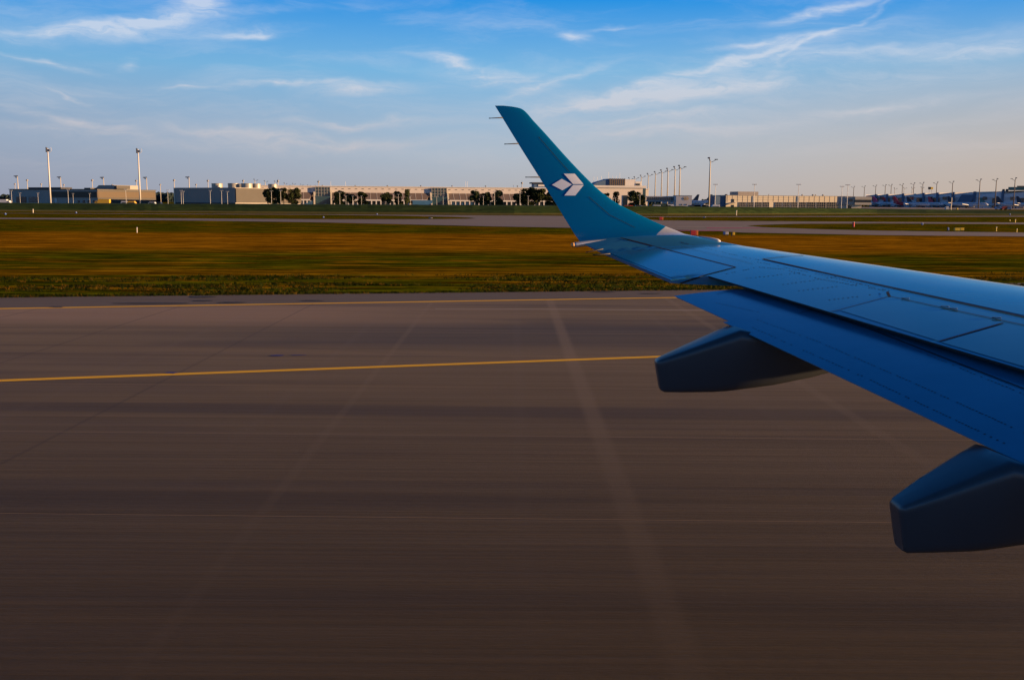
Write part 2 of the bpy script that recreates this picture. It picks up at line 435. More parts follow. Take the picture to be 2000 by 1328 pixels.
# concrete
m, t, b = newmat('runway_concrete'); P = t.pos(); xyz = t.sep(P)
s1 = world_streaks(t, .04, 2.2, 1, 7, 1); s2 = world_streaks(t, .10, 12, 1, 5, 2); s3 = t.noise(t.mapping(P, (.08, .30, 0)), 1, 5, .6, .8)
c = t.mix(s1, (.105, .070, .028), (.235, .162, .066))
c = t.mix(t.m('MULTIPLY', t.smooth(s2, .35, .72), .62), c, (.30, .20, .09))
c = t.mix(t.m('MULTIPLY', t.smooth(s3, .48, .68), .45), c, (.08, .052, .03))
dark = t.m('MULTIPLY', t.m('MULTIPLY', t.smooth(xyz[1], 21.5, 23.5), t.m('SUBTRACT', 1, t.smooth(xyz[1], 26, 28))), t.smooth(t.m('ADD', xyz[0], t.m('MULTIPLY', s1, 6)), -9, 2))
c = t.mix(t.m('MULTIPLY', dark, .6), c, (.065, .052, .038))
pale = t.m('MULTIPLY', t.smooth(xyz[1], 25, 28), t.m('SUBTRACT', 1, t.smooth(t.m('ADD', xyz[0], t.m('MULTIPLY', s3, 10)), -6, 8)))
c = t.mix(t.m('MULTIPLY', pale, .65), c, (.36, .23, .13))
s4 = t.noise(t.mapping(P, (.035, .75, 0), (0, 0, R(-5))), 1, 4, .55, .3)
c = t.mix(t.m('MULTIPLY', t.smooth(s4, .50, .66), .5), c, (.055, .036, .024))
# slab joints: crosswise every 3.95 m, lengthwise every 3.75 m
fx = t.m('ABSOLUTE', t.m('SUBTRACT', t.m('FRACT', t.m('DIVIDE', t.m('ADD', xyz[0], 100.6), 3.95)), .5))
jx = t.m('SUBTRACT', 1, t.smooth(fx, .0, .045))
c = t.mix(t.m('MULTIPLY', jx, .05), c, (.26, .21, .18))
for xc_, wd, st_ in ((1.27, .20, .30), (5.35, .16, .18), (-2.65, .10, .14), (-10.35, .05, -.3), (-6.4, .05, -.25), (-14.3, .05, -.3)):
    dd = t.m('ABSOLUTE', t.m('SUBTRACT', xyz[0], xc_)); c = t.mix(t.m('MULTIPLY', t.m('SUBTRACT', 1, t.smooth(dd, wd*.3, wd)), abs(st_)*1.2), c, (.30, .215, .12) if st_ > 0 else (.05, .034, .02))
yv = t.m('ADD', xyz[1], t.m('MULTIPLY', xyz[0], .012))
fy = t.m('ABSOLUTE', t.m('SUBTRACT', t.m('FRACT', t.m('DIVIDE', t.m('SUBTRACT', yv, 10.12-1.875), 3.72)), .5))
jy = t.m('SUBTRACT', 1, t.smooth(fy, .0022, .0052))
jd = t.m('MULTIPLY', t.m('SUBTRACT', 1, t.smooth(t.m('ABSOLUTE', t.m('SUBTRACT', fy, .0055)), .001, .003)), .6)
c = t.mix(t.m('MULTIPLY', jy, .7), c, (.55, .36, .16)); c = t.mix(jd, c, (.03, .025, .025))
vignette = t.m('SUBTRACT', 1, t.smooth(t.m('ADD', xyz[1], t.m('MULTIPLY', s3, 8)), 4, 30))  # painted vignette: slab colour sinks darker toward the camera
c = t.mix(t.m('MULTIPLY', vignette, .86), c, (.026, .0155, .006))
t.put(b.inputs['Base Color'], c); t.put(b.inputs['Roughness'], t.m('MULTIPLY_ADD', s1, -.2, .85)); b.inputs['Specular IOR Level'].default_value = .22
bn = t.n.new('ShaderNodeBump'); bn.inputs['Strength'].default_value = .35; bn.inputs['Distance'].default_value = .02
t.put(bn.inputs['Height'], t.m('ADD', s2, t.noise(t.mapping(P, (4, 25, 1)), 1, 6, .7))); t.l.new(bn.outputs[0], b.inputs['Normal'])
M['conc'] = m
# shoulder asphalt, far taxiway, paints
def streaky(name, c0, c1, sx, sy, rough=.9, spec=.3):
    m, t, b = newmat(name); s = world_streaks(t, sx, sy, 1, 6, 4); s2 = world_streaks(t, sx*6, sy*4, 1, 5, 8)
    t.put(b.inputs['Base Color'], t.mix(t.m('MULTIPLY_ADD', s2, .5, t.m('MULTIPLY', s, .6), clamp=True), c0, c1))
    b.inputs['Roughness'].default_value = rough; b.inputs['Specular IOR Level'].default_value = spec; return m
M['shoulder'] = streaky('shoulder_asphalt', (.06, .047, .035), (.17, .125, .088), .05, 2)
M['taxi'] = streaky('taxiway_concrete', (.12, .092, .07), (.27, .205, .15), .01, .12)
M['yellow'] = streaky('yellow_line_paint', (.74, .38, .001), (.95, .52, .002), .1, 4, .8)
M['redpaint'] = streaky('red_ground_paint', (.30, .05, .08), (.45, .09, .14), .05, 1, .8)
M['whitepaint'] = streaky('white_ground_paint', (.24, .19, .13), (.4, .32, .22), .05, 1, .8)
M['oil'] = streaky('rubber_patch', (.015, .014, .016), (.05, .045, .05), .2, 3, .9)
M['bluepaint'] = streaky('blue_ground_mark', (.02, .025, .12), (.04, .05, .2), .2, 3, .9)
M['berm'] = None
m, t, b = newmat('bank_grass'); P = t.pos()
n1 = t.noise(t.mapping(P, (.03, .2, .8)), 1, 6, .6); n2 = t.noise(t.mapping(P, (.4, 1, 2)), 1, 5, .65)
c = t.mix(t.smooth(n1, .35, .65), (.03, .055, .012), (.055, .085, .02)); c = t.mix(t.smooth(n2, .4, .7), c, (.02, .035, .01))
zz = t.sep(P)[2]; c = t.mix(t.m('MULTIPLY', t.m('SUBTRACT', 1, t.smooth(t.m('ADD', zz, t.m('MULTIPLY', n1, .5)), .35, .75)), .8), c, (.17, .13, .03))
t.put(b.inputs['Base Color'], c); b.inputs['Roughness'].default_value = 1; b.inputs['Specular IOR Level'].default_value = .05; M['berm'] = m

def struct(o): return tag(o, kind='structure')
m = MB(); S = 6000
m.quad((-S, -200, 0), (S, -200, 0), (S, S, 0), (-S, S, 0)); struct(m.build('grass_field', M['grass'], recalc=False))
def poly(name, pts, z, material, flat=True):
    m = MB(); m.quad(*[Vector((p.x, p.y, z)) for p in pts]); o = m.build(name, material, recalc=False)
    if o.data.polygons[0].normal.z < 0: o.data.flip_normals()
    return struct(o)
# near pavement: shoulder strip against the grass, then the slabs
def ln(a, b, px): f = (px-a[0])/(b[0]-a[0]); return a[1]+(b[1]-a[1])*f
ge0, ge1, ge2 = gnd(-600, 587.5), gnd(1300, 567), gnd(2600, 541)
y20, y21 = gnd(0, 603.5), gnd(1310, 582)
y10, y11 = gnd(0, 744.3), gnd(1300, 697)
def ext(a, b, s): return a + (b-a)*s
sh0, sh1 = ext(y20, y21, -1.5), ext(y20, y21, 3.0)
e0 = ge0 + (gnd(0, 581)-gnd(1300, 567))*1.5
poly('road_shoulder', [ext(ge1, gnd(0, 581), 2.6), ge1, ge2, ge2+Vector((25, 4, 0)), sh1+Vector((0, -1, 0)), sh0+Vector((0, -1, 0))], .004, M['shoulder'])
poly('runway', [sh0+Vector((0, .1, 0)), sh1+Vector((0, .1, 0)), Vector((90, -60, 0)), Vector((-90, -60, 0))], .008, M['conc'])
def line(name, a, b, w, z, material, s0=-1.2, s1=2.2):
    A, B_ = ext(a, b, s0), ext(a, b, s1); d = (B_-A).normalized(); n = Vector((-d.y, d.x, 0))*w/2
    return poly(name, [A+n, B_+n, B_-n, A-n], z, material)
line('yellow_line', y10, y11, .235, .012, M['yellow']); line('yellow_line', y20, y21, .30, .012, M['yellow'])
random.seed(3)
for (x0, y0, w, h, mm) in ((300, 593, 90, 1.4, 'oil'), (455, 591.5, 30, 1.6, 'oil'), (397, 580.5, 28, 2.2, 'oil'), (397, 588, 22, 1.6, 'oil'), (110, 600.5, 18, 1.6, 'oil'), (610, 588, 26, 1.2, 'oil'), (335, 729.3, 16, 2, 'bluepaint'), (541, 695.5, 17, 1.6, 'bluepaint'), (583, 694.8, 18, .9, 'bluepaint'),
                          (1180, 571, 30, .9, 'oil'), (1270, 574, 26, .9, 'oil')):
    m = MB(); n = 20
    m.quad(*[gnd(x0+math.cos(2*math.pi*k/n)*w*random.uniform(.7, 1), y0+math.sin(2*math.pi*k/n)*h*random.uniform(.6, 1))+Vector((0, 0, .016)) for k in range(n)])
    o = m.build('stain', M[mm], recalc=False); o.data.flip_normals() if o.data.polygons[0].normal.z < 0 else None; struct(o); o.name = 'pavement_patch'
# ragged verge and tussocks standing in the near grass
rnd = random.Random(5); m = MB(); E0, E1 = gnd(0, 581), gnd(1300, 567)
for k in range(9000):
    px = rnd.uniform(-300, 2300); dy = rnd.random()**2*9 - .12
    fx_ = (px-1000)/FPX; sl = (E1.y-E0.y)/(E1.x-E0.x); Y = (E0.y-sl*E0.x)/(1-sl*fx_) + dy; X = fx_*Y
    nz_ = noise.noise(Vector((X*.12, Y*.5, 0)))
    if nz_ < -.15 and dy > .4: continue
    h = rnd.uniform(.04, .12)*(1+.6*nz_); w_ = rnd.uniform(.05, .22); a = rnd.uniform(-.5, .5); mi = 0 if rnd.random() < .55-nz_*.5 else (1 if rnd.random() < .6 else 2)
    for q in range(3):
        ox = rnd.uniform(-w_, w_); tip = rnd.uniform(-.08, .08); bx = rnd.uniform(.012, .035)
        i = len(m.v); m.v += [(X+ox-bx, Y, 0), (X+ox+bx, Y+a*.03, 0), (X+ox+tip, Y+rnd.uniform(-.04, .04), h*rnd.uniform(.6, 1.1))]; m.f.append((i, i+1, i+2)); m.mi.append(mi)
M['bl1'] = mat('grass_blade_green', (.028, .04, .003), .9, .3, 1, spec=.1); M['bl2'] = mat('grass_blade_olive', (.06, .056, .004), .9, .3, 1, spec=.1); M['bl3'] = mat('grass_blade_straw', (.14, .075, .006), .9, .3, 1, spec=.1)
tag(m.build('grass', [M['bl1'], M['bl2'], M['bl3']], recalc=False), 'uneven grass tufts along the edge of the runway', 'grass', kind='stuff')
# far taxiways
TX = [(-400, 424.5), (0, 426), (320, 427), (640, 429), (760, 429), (870, 428.5), (915, 428), (930, 427), (915, 425.5), (880, 424), (760, 421.6), (640, 420.2), (320, 418.8), (0, 417.3), (0, 416.8), (320, 418), (640, 419.2), (900, 420.8), (1080, 422), (1200, 424), (1290, 431), (1460, 432.5), (1720, 434), (2000, 435.3), (2500, 437.5),
      (2500, 441), (2000, 438.6), (1720, 437), (1560, 437.8), (1480, 440), (1458, 441.5), (1490, 444.5), (1600, 448.5), (1720, 451.5), (2000, 455), (2500, 461), (2500, 469), (2000, 462.7), (1720, 460), (1560, 457), (1450, 455), (1380, 451), (1200, 447.5), (1080, 445), (992, 443.5), (840, 440), (640, 435.2), (320, 430.8), (0, 428.6), (-400, 426.6)]
bm = bmesh.new(); vs = [bm.verts.new((*gnd(x, y).xy, .03)) for x, y in TX]; f = bm.faces.new(vs); bmesh.ops.triangulate(bm, faces=[f])
me = bpy.data.meshes.new('taxiway'); bm.to_mesh(me); bm.free(); me.materials.append(M['taxi'])
if me.polygons[0].normal.z < 0: me.flip_normals()
struct(link(bpy.data.objects.new('taxiway', me)))
def roadpx(name, top, bot, z, mm): return poly(name, [gnd(*p) for p in top] + [gnd(*p) for p in reversed(bot)], z, M[mm])
roadpx('service_road', [(1230, 423.3), (1720, 422.4), (2300, 421.8)], [(1230, 424.6), (1720, 424.1), (2300, 423.8)], .03, 'taxi')
roadpx('ground_marking', [(1380, 445.2), (1480, 445.6)], [(1380, 447), (1500, 446.6)], .04, 'redpaint')
roadpx('ground_marking', [(1310, 451.2), (1410, 450.4)], [(1310, 452), (1410, 452.3)], .04, 'redpaint')
roadpx('ground_marking', [(1290, 443.2), (1450, 443.9)], [(1290, 443.9), (1450, 444.6)], .04, 'whitepaint')
roadpx('ground_marking', [(850, 603.2), (1100, 604.2), (1420, 606.4)], [(850, 604.4), (1100, 605.6), (1420, 608.2)], .012, 'whitepaint')
roadpx('apron', [(1650, 404.6), (2400, 404.6)], [(1650, 409), (2400, 411)], .03, 'taxi')

# bank of grass in front of the terminal
def bank(cols, name):
    m = MB(); rows = []
    xs = []
    for k in range(0, 260):
        px = -700 + 3500*k/259
        for (a, b_) in zip(cols, cols[1:]):
            if a[0] <= px <= b_[0]:
                f = (px-a[0])/(b_[0]-a[0]); Y = a[1]+(b_[1]-a[1])*f; h = a[2]+(b_[2]-a[2])*f; break
        p = gnd(px, 420); x = (px-1000)/FPX
        prof = [(-14, 0), (-9, .15), (-5, .6*h), (-2, .92*h), (1, h), (8, h), (20, .3*h), (26, 0)]
        row = []
        for dy, z in prof:
            YY = Y+dy; nz = noise.noise(Vector((x*YY*.08, YY*.3, 0)))*.10*min(1, z) + noise.noise(Vector((x*YY*.5, YY, 3)))*.12*min(1, z)
            row.append((x*YY, YY, max(-.02, z+nz)))
        rows.append(row)
    for a, b_ in zip(rows, rows[1:]):
        for k in range(len(a)-1): m.quad(a[k], b_[k], b_[k+1], a[k+1])
    o = m.build(name, M['berm'], smooth=True, recalc=True); 
    return struct(o)
bank([(-700, 275, 2.0), (350, 275, 2.15), (1000, 272, 2.38), (1300, 285, 2.35), (1500, 310, 2.1), (1700, 345, 1.75), (1860, 350, 1.5), (2000, 350, 1.1), (2900, 350, .9)], 'grass_bank_hill')

# ================================================================== BUILDINGS
M['beige'] = mat('terminal_cream_panels', (.68, .61, .53), .7, .08, .15)
M['gold'] = mat('pale_yellow_panels', (.66, .58, .42), .7, .06, .2)
M['greyp'] = mat('grey_metal_cladding', (.30, .265, .225), .5, .08, .1, (8, 1, .3))
M['lgrey'] = mat('light_grey_wall', (.40, .36, .31), .7, .08, .2)
M['brown'] = mat('brown_louvre', (.10, .07, .045), .7, .25, .6, (6, 6, .3))
M['gbrown'] = mat('sun_gold_louvre', (.075, .042, .010), .6, .2, .6, (6, 6, .3))  # sun-side copy of the brown louvre, sunlight tinted into its colour
M['roofd'] = mat('dark_roof', (.05, .05, .055), .8, .2, .3)
M['slope'] = mat('brown_sloped_screen', (.15, .11, .09), .75, .18, .5, (5, 1, 1))
M['glass'] = mat('blue_green_glass', (.03, .07, .09), .12, .3, .5, spec=.8)
M['dglass'] = mat('dark_window_glass', (.015, .025, .04), .12, .3, .5, spec=.7)
M['blueg'] = mat('blue_shopfront_glass', (.05, .14, .26), .2, .3, .4, spec=.6)
M['white'] = mat('white_render', (.66, .63, .58), .7, .05, .3)
M['steelw'] = mat('white_steel', (.62, .6, .55), .5, .08, .5)
M['tank'] = mat('galvanised_tank', (.36, .34, .28), .4, .1, .5, (6, 6, .3), metal=.2)
M['pier'] = mat('pier_white_panels', (.62, .66, .70), .5, .06, .05)
M['pierroof'] = mat('pier_roof_edge', (.62, .58, .52), .6, .05, .05)
M['bluep'] = mat('blue_stair_panel', (.07, .13, .22), .5, .1, .1)
M['greenr'] = mat('green_roof_glass', (.06, .17, .15), .3, .1, .1)
M['orange'] = mat('orange_marker_paint', (.75, .18, .03), .6, .1, 2)
M['red'] = mat('red_paint_and_box_shade', (.55, .03, .03), .6, .1, 2)
M['ysign'] = mat('yellow_sign_face', (.85, .55, .02), .5, .05, 2)
M['blue'] = mat('blue_lamp_housing', (.03, .12, .4), .5, .1, 2)
M['black'] = mat('black_plastic', (.02, .02, .022), .5, .1, 2)
M['pole'] = mat('mast_cream_paint', (.55, .50, .40), .6, .1, .3)
M['dpole'] = mat('mast_dark_paint', (.14, .12, .11), .6, .1, .3)
M['lamp'] = mat('lamp_head_grey', (.10, .11, .13), .5, .1, .5)

M['tanp'] = mat('sun_dimmed_tan', (.070, .062, .050), .7, .1, .2)  # tan darkened to hold down brightness on sun-struck faces
class Fac:                              # a building standing on a front line seen between two picture columns
    def __init__(s, pxL, pxR, dL, dR=None, name='building', label='', cat='building'):
        dR = dR or dL
        xL = (pxL-1000)/FPX*dL; xR = (pxR-1000)/FPX*dR
        s.A = Vector((xL, dL, 0)); s.B = Vector((xR, dR, 0)); s.L = (s.B-s.A).length; s.d = (s.B-s.A)/s.L
        s.root = empty(name, s.A, math.atan2(s.d.y, s.d.x), label, cat)
    def u(s, px):
        d = ray(px, 396); k = d.x/d.y   # x = k*y ; A + d*u
        return (k*s.A.y - s.A.x)/(s.d.x - k*s.d.y)
    def z(s, px, py):
        u = s.u(px); p = s.A+s.d*u; return at(px, py, p.y).z
    def box(s, name, mt, px0, px1, y0, y1, w0=-.3, w1=0, parent=None, z0=None):
        pm = (px0+px1)/2; m = MB(); m.box(s.u(px0), s.u(px1), w0, w1, z0 if z0 is not None else s.z(pm, y1), s.z(pm, y0))
        return m.build(name, M[mt] if isinstance(mt, str) else mt, parent or s.root)

# --- hangar on the far left
f = Fac(27, 191, 625, 590, name='hangar', label='low grey hangar with brown louvred band, leftmost building behind the bank')
m = MB(); ue = f.u(191); m.box(0, ue, 0, 44, 0, f.z(100, 370.5)); body = m.build('wall', M['lgrey'], f.root)
zt_, zb_ = f.z(150, 374.5), f.z(150, 386)
m = MB(); m.box(f.u(98), ue+.4, -.4, 0, zb_, zt_); m.build('louvre_panel', M['brown'], f.root)
m = MB(); m.box(ue, ue+.25, .05, 43.9, 0, f.z(185, 371)); m.build('sun_toned_wall', M['tanp'], f.root)  # extra sheet, coloured dark to tone down the sunlit end
m = MB(); m.box(ue+.25, ue+.5, .1, 43, zb_, zt_); m.build('louvre_panel', M['gbrown'], f.root)
m = MB(); m.box(-.5, ue+.5, -.5, 44.5, f.z(100, 370.5), f.z(100, 369.6)); m.build('roof', M['roofd'], f.root)
f.box('hangar_door', 'dglass', 33, 52, 384.5, 396, -.25); d2 = f.box('hangar_door', 'dglass', 57, 75, 385, 395, -.25)
m = MB()
for k in range(1, 5): 
    zc = f.z(66, 385+2*k); m.box(f.u(57), f.u(75), -.4, -.25, zc-.08, zc+.08)
merge(d2, m, M['lgrey'])
for a in (152, 162, 172, 182): f.box('window', 'dglass', a, a+4.5, 391.5, 396, -.2)
f.box('door_surround', 'white', 98, 103, 388, 396.5, -.3)
f.box('door_surround', 'white', 108, 112, 388, 396.5, -.3)
m = MB(); a, b_ = f.u(153), f.u(192); m.prism([(a, f.z(160, 370)), (a+4, f.z(160, 361.5)), (b_, f.z(160, 361.5)), (b_, f.z(160, 370))], 12, 30); m.build('roof_plant_room', M['greyp'], f.root)
f.box('roof_plant_room', 'roofd', 40, 104, 366, 369.6, 6, 14); f.box('vent_hood', 'tanp', 155, 167, 367, 369.6, 4, 9); f.box('roof_cowl', 'tanp', 192, 197, 362, 369, 12, 22)
# --- grey block with steel tanks
f = Fac(347, 460, 580, 555, name='cargo_building', label='grey clad block with six pale round tanks on its roof, left of the long terminal')
ue = f.u(460); zt_ = f.z(400, 367)
m = MB(); m.box(0, ue, 0, 51, 0, zt_); m.build('wall', M['greyp'], f.root)
m = MB(); m.box(ue, ue+.5, .2, 23, f.z(455, 396), zt_-.3); m.build('sun_toned_wall', M['tanp'], f.root)  # sunlit side painted darker than the front to offset the sun
m = MB(); m.box(ue, ue+.7, 24, 51, f.z(455, 397), zt_-.2); m.build('sun_toned_wall', M['tanp'], f.root)
for k in range(5): m = MB(); m.box(ue+.7, ue+.9, 25, 50, zt_-2.2-k*1.3, zt_-1.6-k*1.3); m.build('louvre', M['brown'], f.root)
m = MB(); m.box(-.9, 0, -.2, 3, 0, zt_); m.build('corner_trim', M['gold'], f.root)
m = MB(); m.box(0, ue, -.15, 0, 0, 1.7); m.build('plinth', M['roofd'], f.root)
for k, (px, w) in enumerate(((404, 21), (418, 12), (436, 20), (449, 12), (466, 20), (480, 10))):
    m = MB(); r = 3.1 if w > 15 else 2.6; x = f.u(px) if px < 460 else ue - 3 - (485-px)*.02*0 + 0
    if px >= 460: x = ue-3.4
    yy_ = {0: 8, 1: 20, 2: 8, 3: 20, 4: 12, 5: 32}[k]
    m.tube([(x, yy_, zt_), (x, yy_, zt_+2.3)], r, 28); tk = m.build('roof_tank', M['tank'], f.root)
    m = MB(); m.tube([(x, yy_, zt_+2.3), (x, yy_, zt_+2.5)], r+.12, 28); m.build('lid', M['greyp'], tk)
# --- long terminal
f = Fac(470, 1262, 640, 692, name='terminal_building', label='very long cream terminal with sloping brown screens and glass stair bays', cat='terminal')
zt_ = f.z(800, 366.2); zm = f.z(800, 377.6); zl = f.z(800, 390.5)
m = MB(); m.box(f.u(490), f.L, 0, 40, 0, zt_); m.build('wall', M['beige'], f.root)
m = MB(); m.box(f.u(490), f.L+.5, -.5, 40.4, zt_, zt_+.45); m.build('roof', M['white'], f.root)
bays = [(505, 616), (646, 841), (873, 1160), (1160, 1170)]
glass = [(616.5, 645), (843, 872)]
for a, b_ in ((505, 612), (650, 839), (876, 1150)):
    m = MB(); u0, u1 = f.u(a), f.u(b_)
    m.v += [(u0, -.3, zm), (u1, -.3, zm), (u1+ (-2.5), -5.5, zl), (u0+2.5*0, -5.5, zl), (u0, -.02, zl), (u1, -.02, zl)]
    m.f += [(0, 1, 2, 3), (0, 3, 4), (1, 5, 2), (3, 2, 5, 4)]; m.mi += [0]*4
    scr = m.build('sloped_screen', M['slope'], f.root)
    m = MB(); k = u0+3
    while k < u1-3:
        m.v += [(k, -.45, zm), (k+.18, -.45, zm), (k+.18, -5.65, zl), (k, -5.65, zl), (k, -.25, zm-.2), (k+.18, -.25, zm-.2), (k+.18, -5.4, zl-.1), (k, -5.4, zl-.1)]
        i = len(m.v)-8; m.f += [(i, i+1, i+2, i+3), (i, i+4, i+7, i+3), (i+1, i+2, i+6, i+5), (i+4, i+5, i+6, i+7)]; m.mi += [0]*4; k += 4.2
    merge(scr, m, M['beige'])
    m = MB(); m.box(u0, u1-2, -5.6, -.02, zl-.9, zl-.02); m.build('canopy_fascia', M['white'], f.root)
for a, b_ in ((505, 560), (560, 614)):
    f.box('window', 'dglass', a, b_, 392.3, 397, -3.2, -.02, z0=.3)
for k, (a, b_) in enumerate(((575, 614), (649, 676), (718, 740), (741, 760), (761, 782), (783, 800), (880, 930), (930, 985), (985, 1040), (1040, 1100), (1100, 1148))):
    f.box('window', 'blueg' if k in (0, 6) else 'dglass', a, b_-2, 392.5, 397, -3.4, -.02, z0=.3)
for px in list(range(508, 612, 7))+list(range(652, 838, 9))+list(range(878, 1148, 9)):
    u = f.u(px); m = MB(); m.box(u, u+.7, -5.5, -4.9, 0, zl-.9); m.build('column', M['white'], f.root)
f.box('shopfront', 'blueg', 804, 842, 391.5, 398, -7, -5.7, z0=.1)
for a, b_ in glass:
    u0, u1 = f.u(a), f.u(b_); g_ = MB(); g_.box(u0, u1, -1.2, -.02, zm-2.4, zt_-.4); gb = g_.build('stair_tower_glass', M['glass'], f.root)
    g_ = MB(); zz = zm-2.4
    for k in range(6): x = u0+(u1-u0)*k/5; g_.box(x-.12, x+.12, -1.45, -1.2, zm-2.4, zt_-.4)
    for k in range(4): z = zm-2.4+(zt_-.4-zm+2.4)*k/3; g_.box(u0, u1, -1.35, -1.2, z-.1, z+.1)
    merge(gb, g_, M['lgrey'])
    g_ = MB(); g_.prism([(u0, 0), (u1, 0), (u1, zm-2.4), (u0, zm-2.4)], -4, -.02); g_.build('entrance_glass', M['glass'], f.root)
    for s_, x in ((-1, u0), (1, u1)):
        g_ = MB(); i0 = x+s_*.2; g_.v += [(i0, -1, zt_-.3*0-3), (i0, -8.5, 0), (i0, -6.8, 0), (i0, 0, zt_-3), (i0+s_*1.0, -1, zt_-3), (i0+s_*1.0, -8.5, 0), (i0+s_*1, -6.8, 0), (i0+s_*1, 0, zt_-3)]
        g_.f += [(0, 1, 2, 3), (4, 5, 6, 7), (0, 1, 5, 4), (3, 2, 6, 7), (1, 2, 6, 5)]; g_.mi += [0]*5
        g_.build('slanted_fin', M['gold'], f.root)
for k, px in enumerate(range(512, 1150, 13)):
    if any(a-4 < px < b_+4 for a, b_ in glass): continue
    u = f.u(px); g_ = MB(); g_.box(u, u+1.4, -.12, 0, zt_-1.5, zt_-1.15); g_.build('wall_vent', M['roofd'], f.root)
# right hand, higher end of the terminal
m = MB(); m.box(f.u(1150), f.u(1251), -4, -.02, 0, f.z(1200, 367.5)); m.build('end_wing_wall', M['beige'], f.root)
m = MB(); m.box(f.u(1146), f.u(1257), -5, -.01, f.z(1200, 367.5)+.02, f.z(1200, 363)); m.build('roof_band', M['white'], f.root)
f.box('end_glass', 'glass', 1251, 1257, 368.5, 396, -4, -.03, z0=3)
f.box('window', 'dglass', 1213, 1222, 382, 400, -4.3, -4.02, z0=0)
m = MB(); a, b_ = f.u(1155), f.u(1190); m.prism([(a, f.z(1170, 363)), (b_, f.z(1170, 363)), (b_, f.z(1190, 349.5)), (f.u(1168), f.z(1170, 356))], 2, 14); m.build('roof_atrium', M['bluep'], f.root)
r1 = f.box('roof_plant_room', 'lgrey', 1190, 1221, 349.5, 363, 1.5, 16)
m = MB()
for k in range(8): u = f.u(1191+k*4); m.box(u, u+.8, 1.2, 1.5, f.z(1205, 362.5), f.z(1205, 349))
merge(r1, m, M['brown'])
f.box('roof_plant_room', 'white', 1221, 1241, 351, 363, 1.4, 16); wr = f.box('roof_plant_room', 'white', 1241, 1253, 355, 363, 1.3, 12)
f.box('window', 'dglass', 1242, 1250, 358.8, 362.5, 1.1, 1.28, parent=wr)
cr = f.box('roof_cabin', 'bluep', 1044, 1070, 359, 366, 2, 10); f.box('roof', 'roofd', 1040, 1072, 356.5, 359, 1, 11, parent=cr); f.box('window', 'white', 1052, 1064, 361, 364.5, 1.7, 1.98, parent=cr)
for px, yt_ in ((676, 355), (913, 354), (916, 354), (647, 355), (1007, 360), (1194, 336), (1216, 338), (1165, 345), (1172, 345), (1180, 344), (1202, 343), (1209, 344), (1236, 350)):
    m = MB(); u = f.u(px); m.tube([(u, 8, zt_), (u, 8, f.z(px, yt_))], .09, 5); m.build('roof_antenna', M['steelw'], f.root)
# --- glazed bridge and white stair block
f = Fac(1259, 1317, 640, name='walkway_bridge', label='enclosed glass bridge on legs between the terminal end and white block', cat='bridge')
zt_, zb_ = f.z(1290, 383.5), f.z(1290, 394.5)
m = MB(); m.box(0, f.L, 0, 5, zb_, zb_+1.0); m.build('deck', M['lgrey'], f.root)
m = MB(); m.box(0, f.L, .1, 4.9, zb_+1.0, zt_-.5); gb = m.build('glazing', M['glass'], f.root)
m = MB()
for k in range(15): u = f.L*k/14; m.box(u-.1, u+.1, -.05, .1, zb_+1, zt_-.5)
merge(gb, m, M['lgrey'])
m = MB(); m.box(-.3, f.L, -.2, 5.2, zt_-.5, zt_); m.build('roof', M['white'], f.root)
for px in (1266, 1280, 1296, 1309):
    m = MB(); u = f.u(px); m.box(u, u+.6, 1.5, 3.5, 0, zb_); m.build('leg', M['white'], f.root)
f = Fac(1315.5, 1346, 630, name='stair_block', label='white square block with round golden emblem, at the right end of the glass bridge')
m = MB(); m.box(0, f.L, 0, 12, 0, f.z(1330, 382.6)); m.build('wall', M['white'], f.root)
m = MB(); m.box(-.2, f.L+.2, -.2, 12.2, f.z(1330, 382.6), f.z(1330, 382)); m.build('roof', M['lgrey'], f.root)
for px in (1331.5, 1340.5): f.box('window', 'dglass', px-1, px+1, 398.8, 401, -.15)
m = MB(); uc = f.u(1339.5); zc = f.z(1339.5, 388); n = 28; rr = 5*630/FPX
for r0, r1, mi in ((rr*.72, rr, 0),):
    for k in range(n):
        a0, a1 = 2*math.pi*k/n, 2*math.pi*(k+1)/n
        m.quad(*[(uc+math.cos(a)*r, -.12, zc+math.sin(a)*r*.72) for a, r in ((a0, r0), (a0, r1), (a1, r1), (a1, r0))])
m.box(uc-rr*.6, uc+rr*.6, -.2, -.1, zc-.3, zc+.25)
m.build('round_emblem', mat('emblem_gold', (.62, .36, .08), .6, .1, 1), f.root, recalc=False)
# --- fire-station like hall with gates
f = Fac(1412, 1653, 590, 606, name='garage_hall', label='long pale yellow hall with a row of dark gated bays along its foot')
zt_ = f.z(1530, 383.2)
m = MB(); m.box(0, f.L, 0, 25, 0, zt_); wl = m.build('wall', M['gold'], f.root)
m = MB(); m.box(-.3, f.L, -.25, 25.2, zt_, zt_+.25); m.build('roof', M['lgrey'], f.root)
m = MB(); m.box(f.u(1397.5), -.02, 1, 9, 0, zt_-.3); m.build('shaded_end', M['bluep'], f.root)  # hall's shaded left side put in as a blue-painted box
gates = [(1443, 1456), (1458.5, 1471.5), (1474, 1487), (1489, 1502), (1513.5, 1526.5), (1529, 1542), (1544.5, 1557), (1560, 1573), (1575.5, 1592), (1595, 1612), (1614.5, 1631.5), (1634, 1651)]
for a, b_ in gates:
    gt = f.box('gate', 'dglass', a, b_, 395.3, 408, -.2, 0, z0=.05); m = MB(); u0, u1 = f.u(a), f.u(b_); zz = f.z(a, 395.3)
    for k in range(5): x = u0+(u1-u0)*k/4; m.box(x-.06, x+.06, -.3, -.2, .05, zz)
    for k in range(4): z = zz*k/3+.05*(k == 0); m.box(u0, u1, -.28, -.2, z-.05, z+.05)
    merge(gt, m, M['lgrey'])
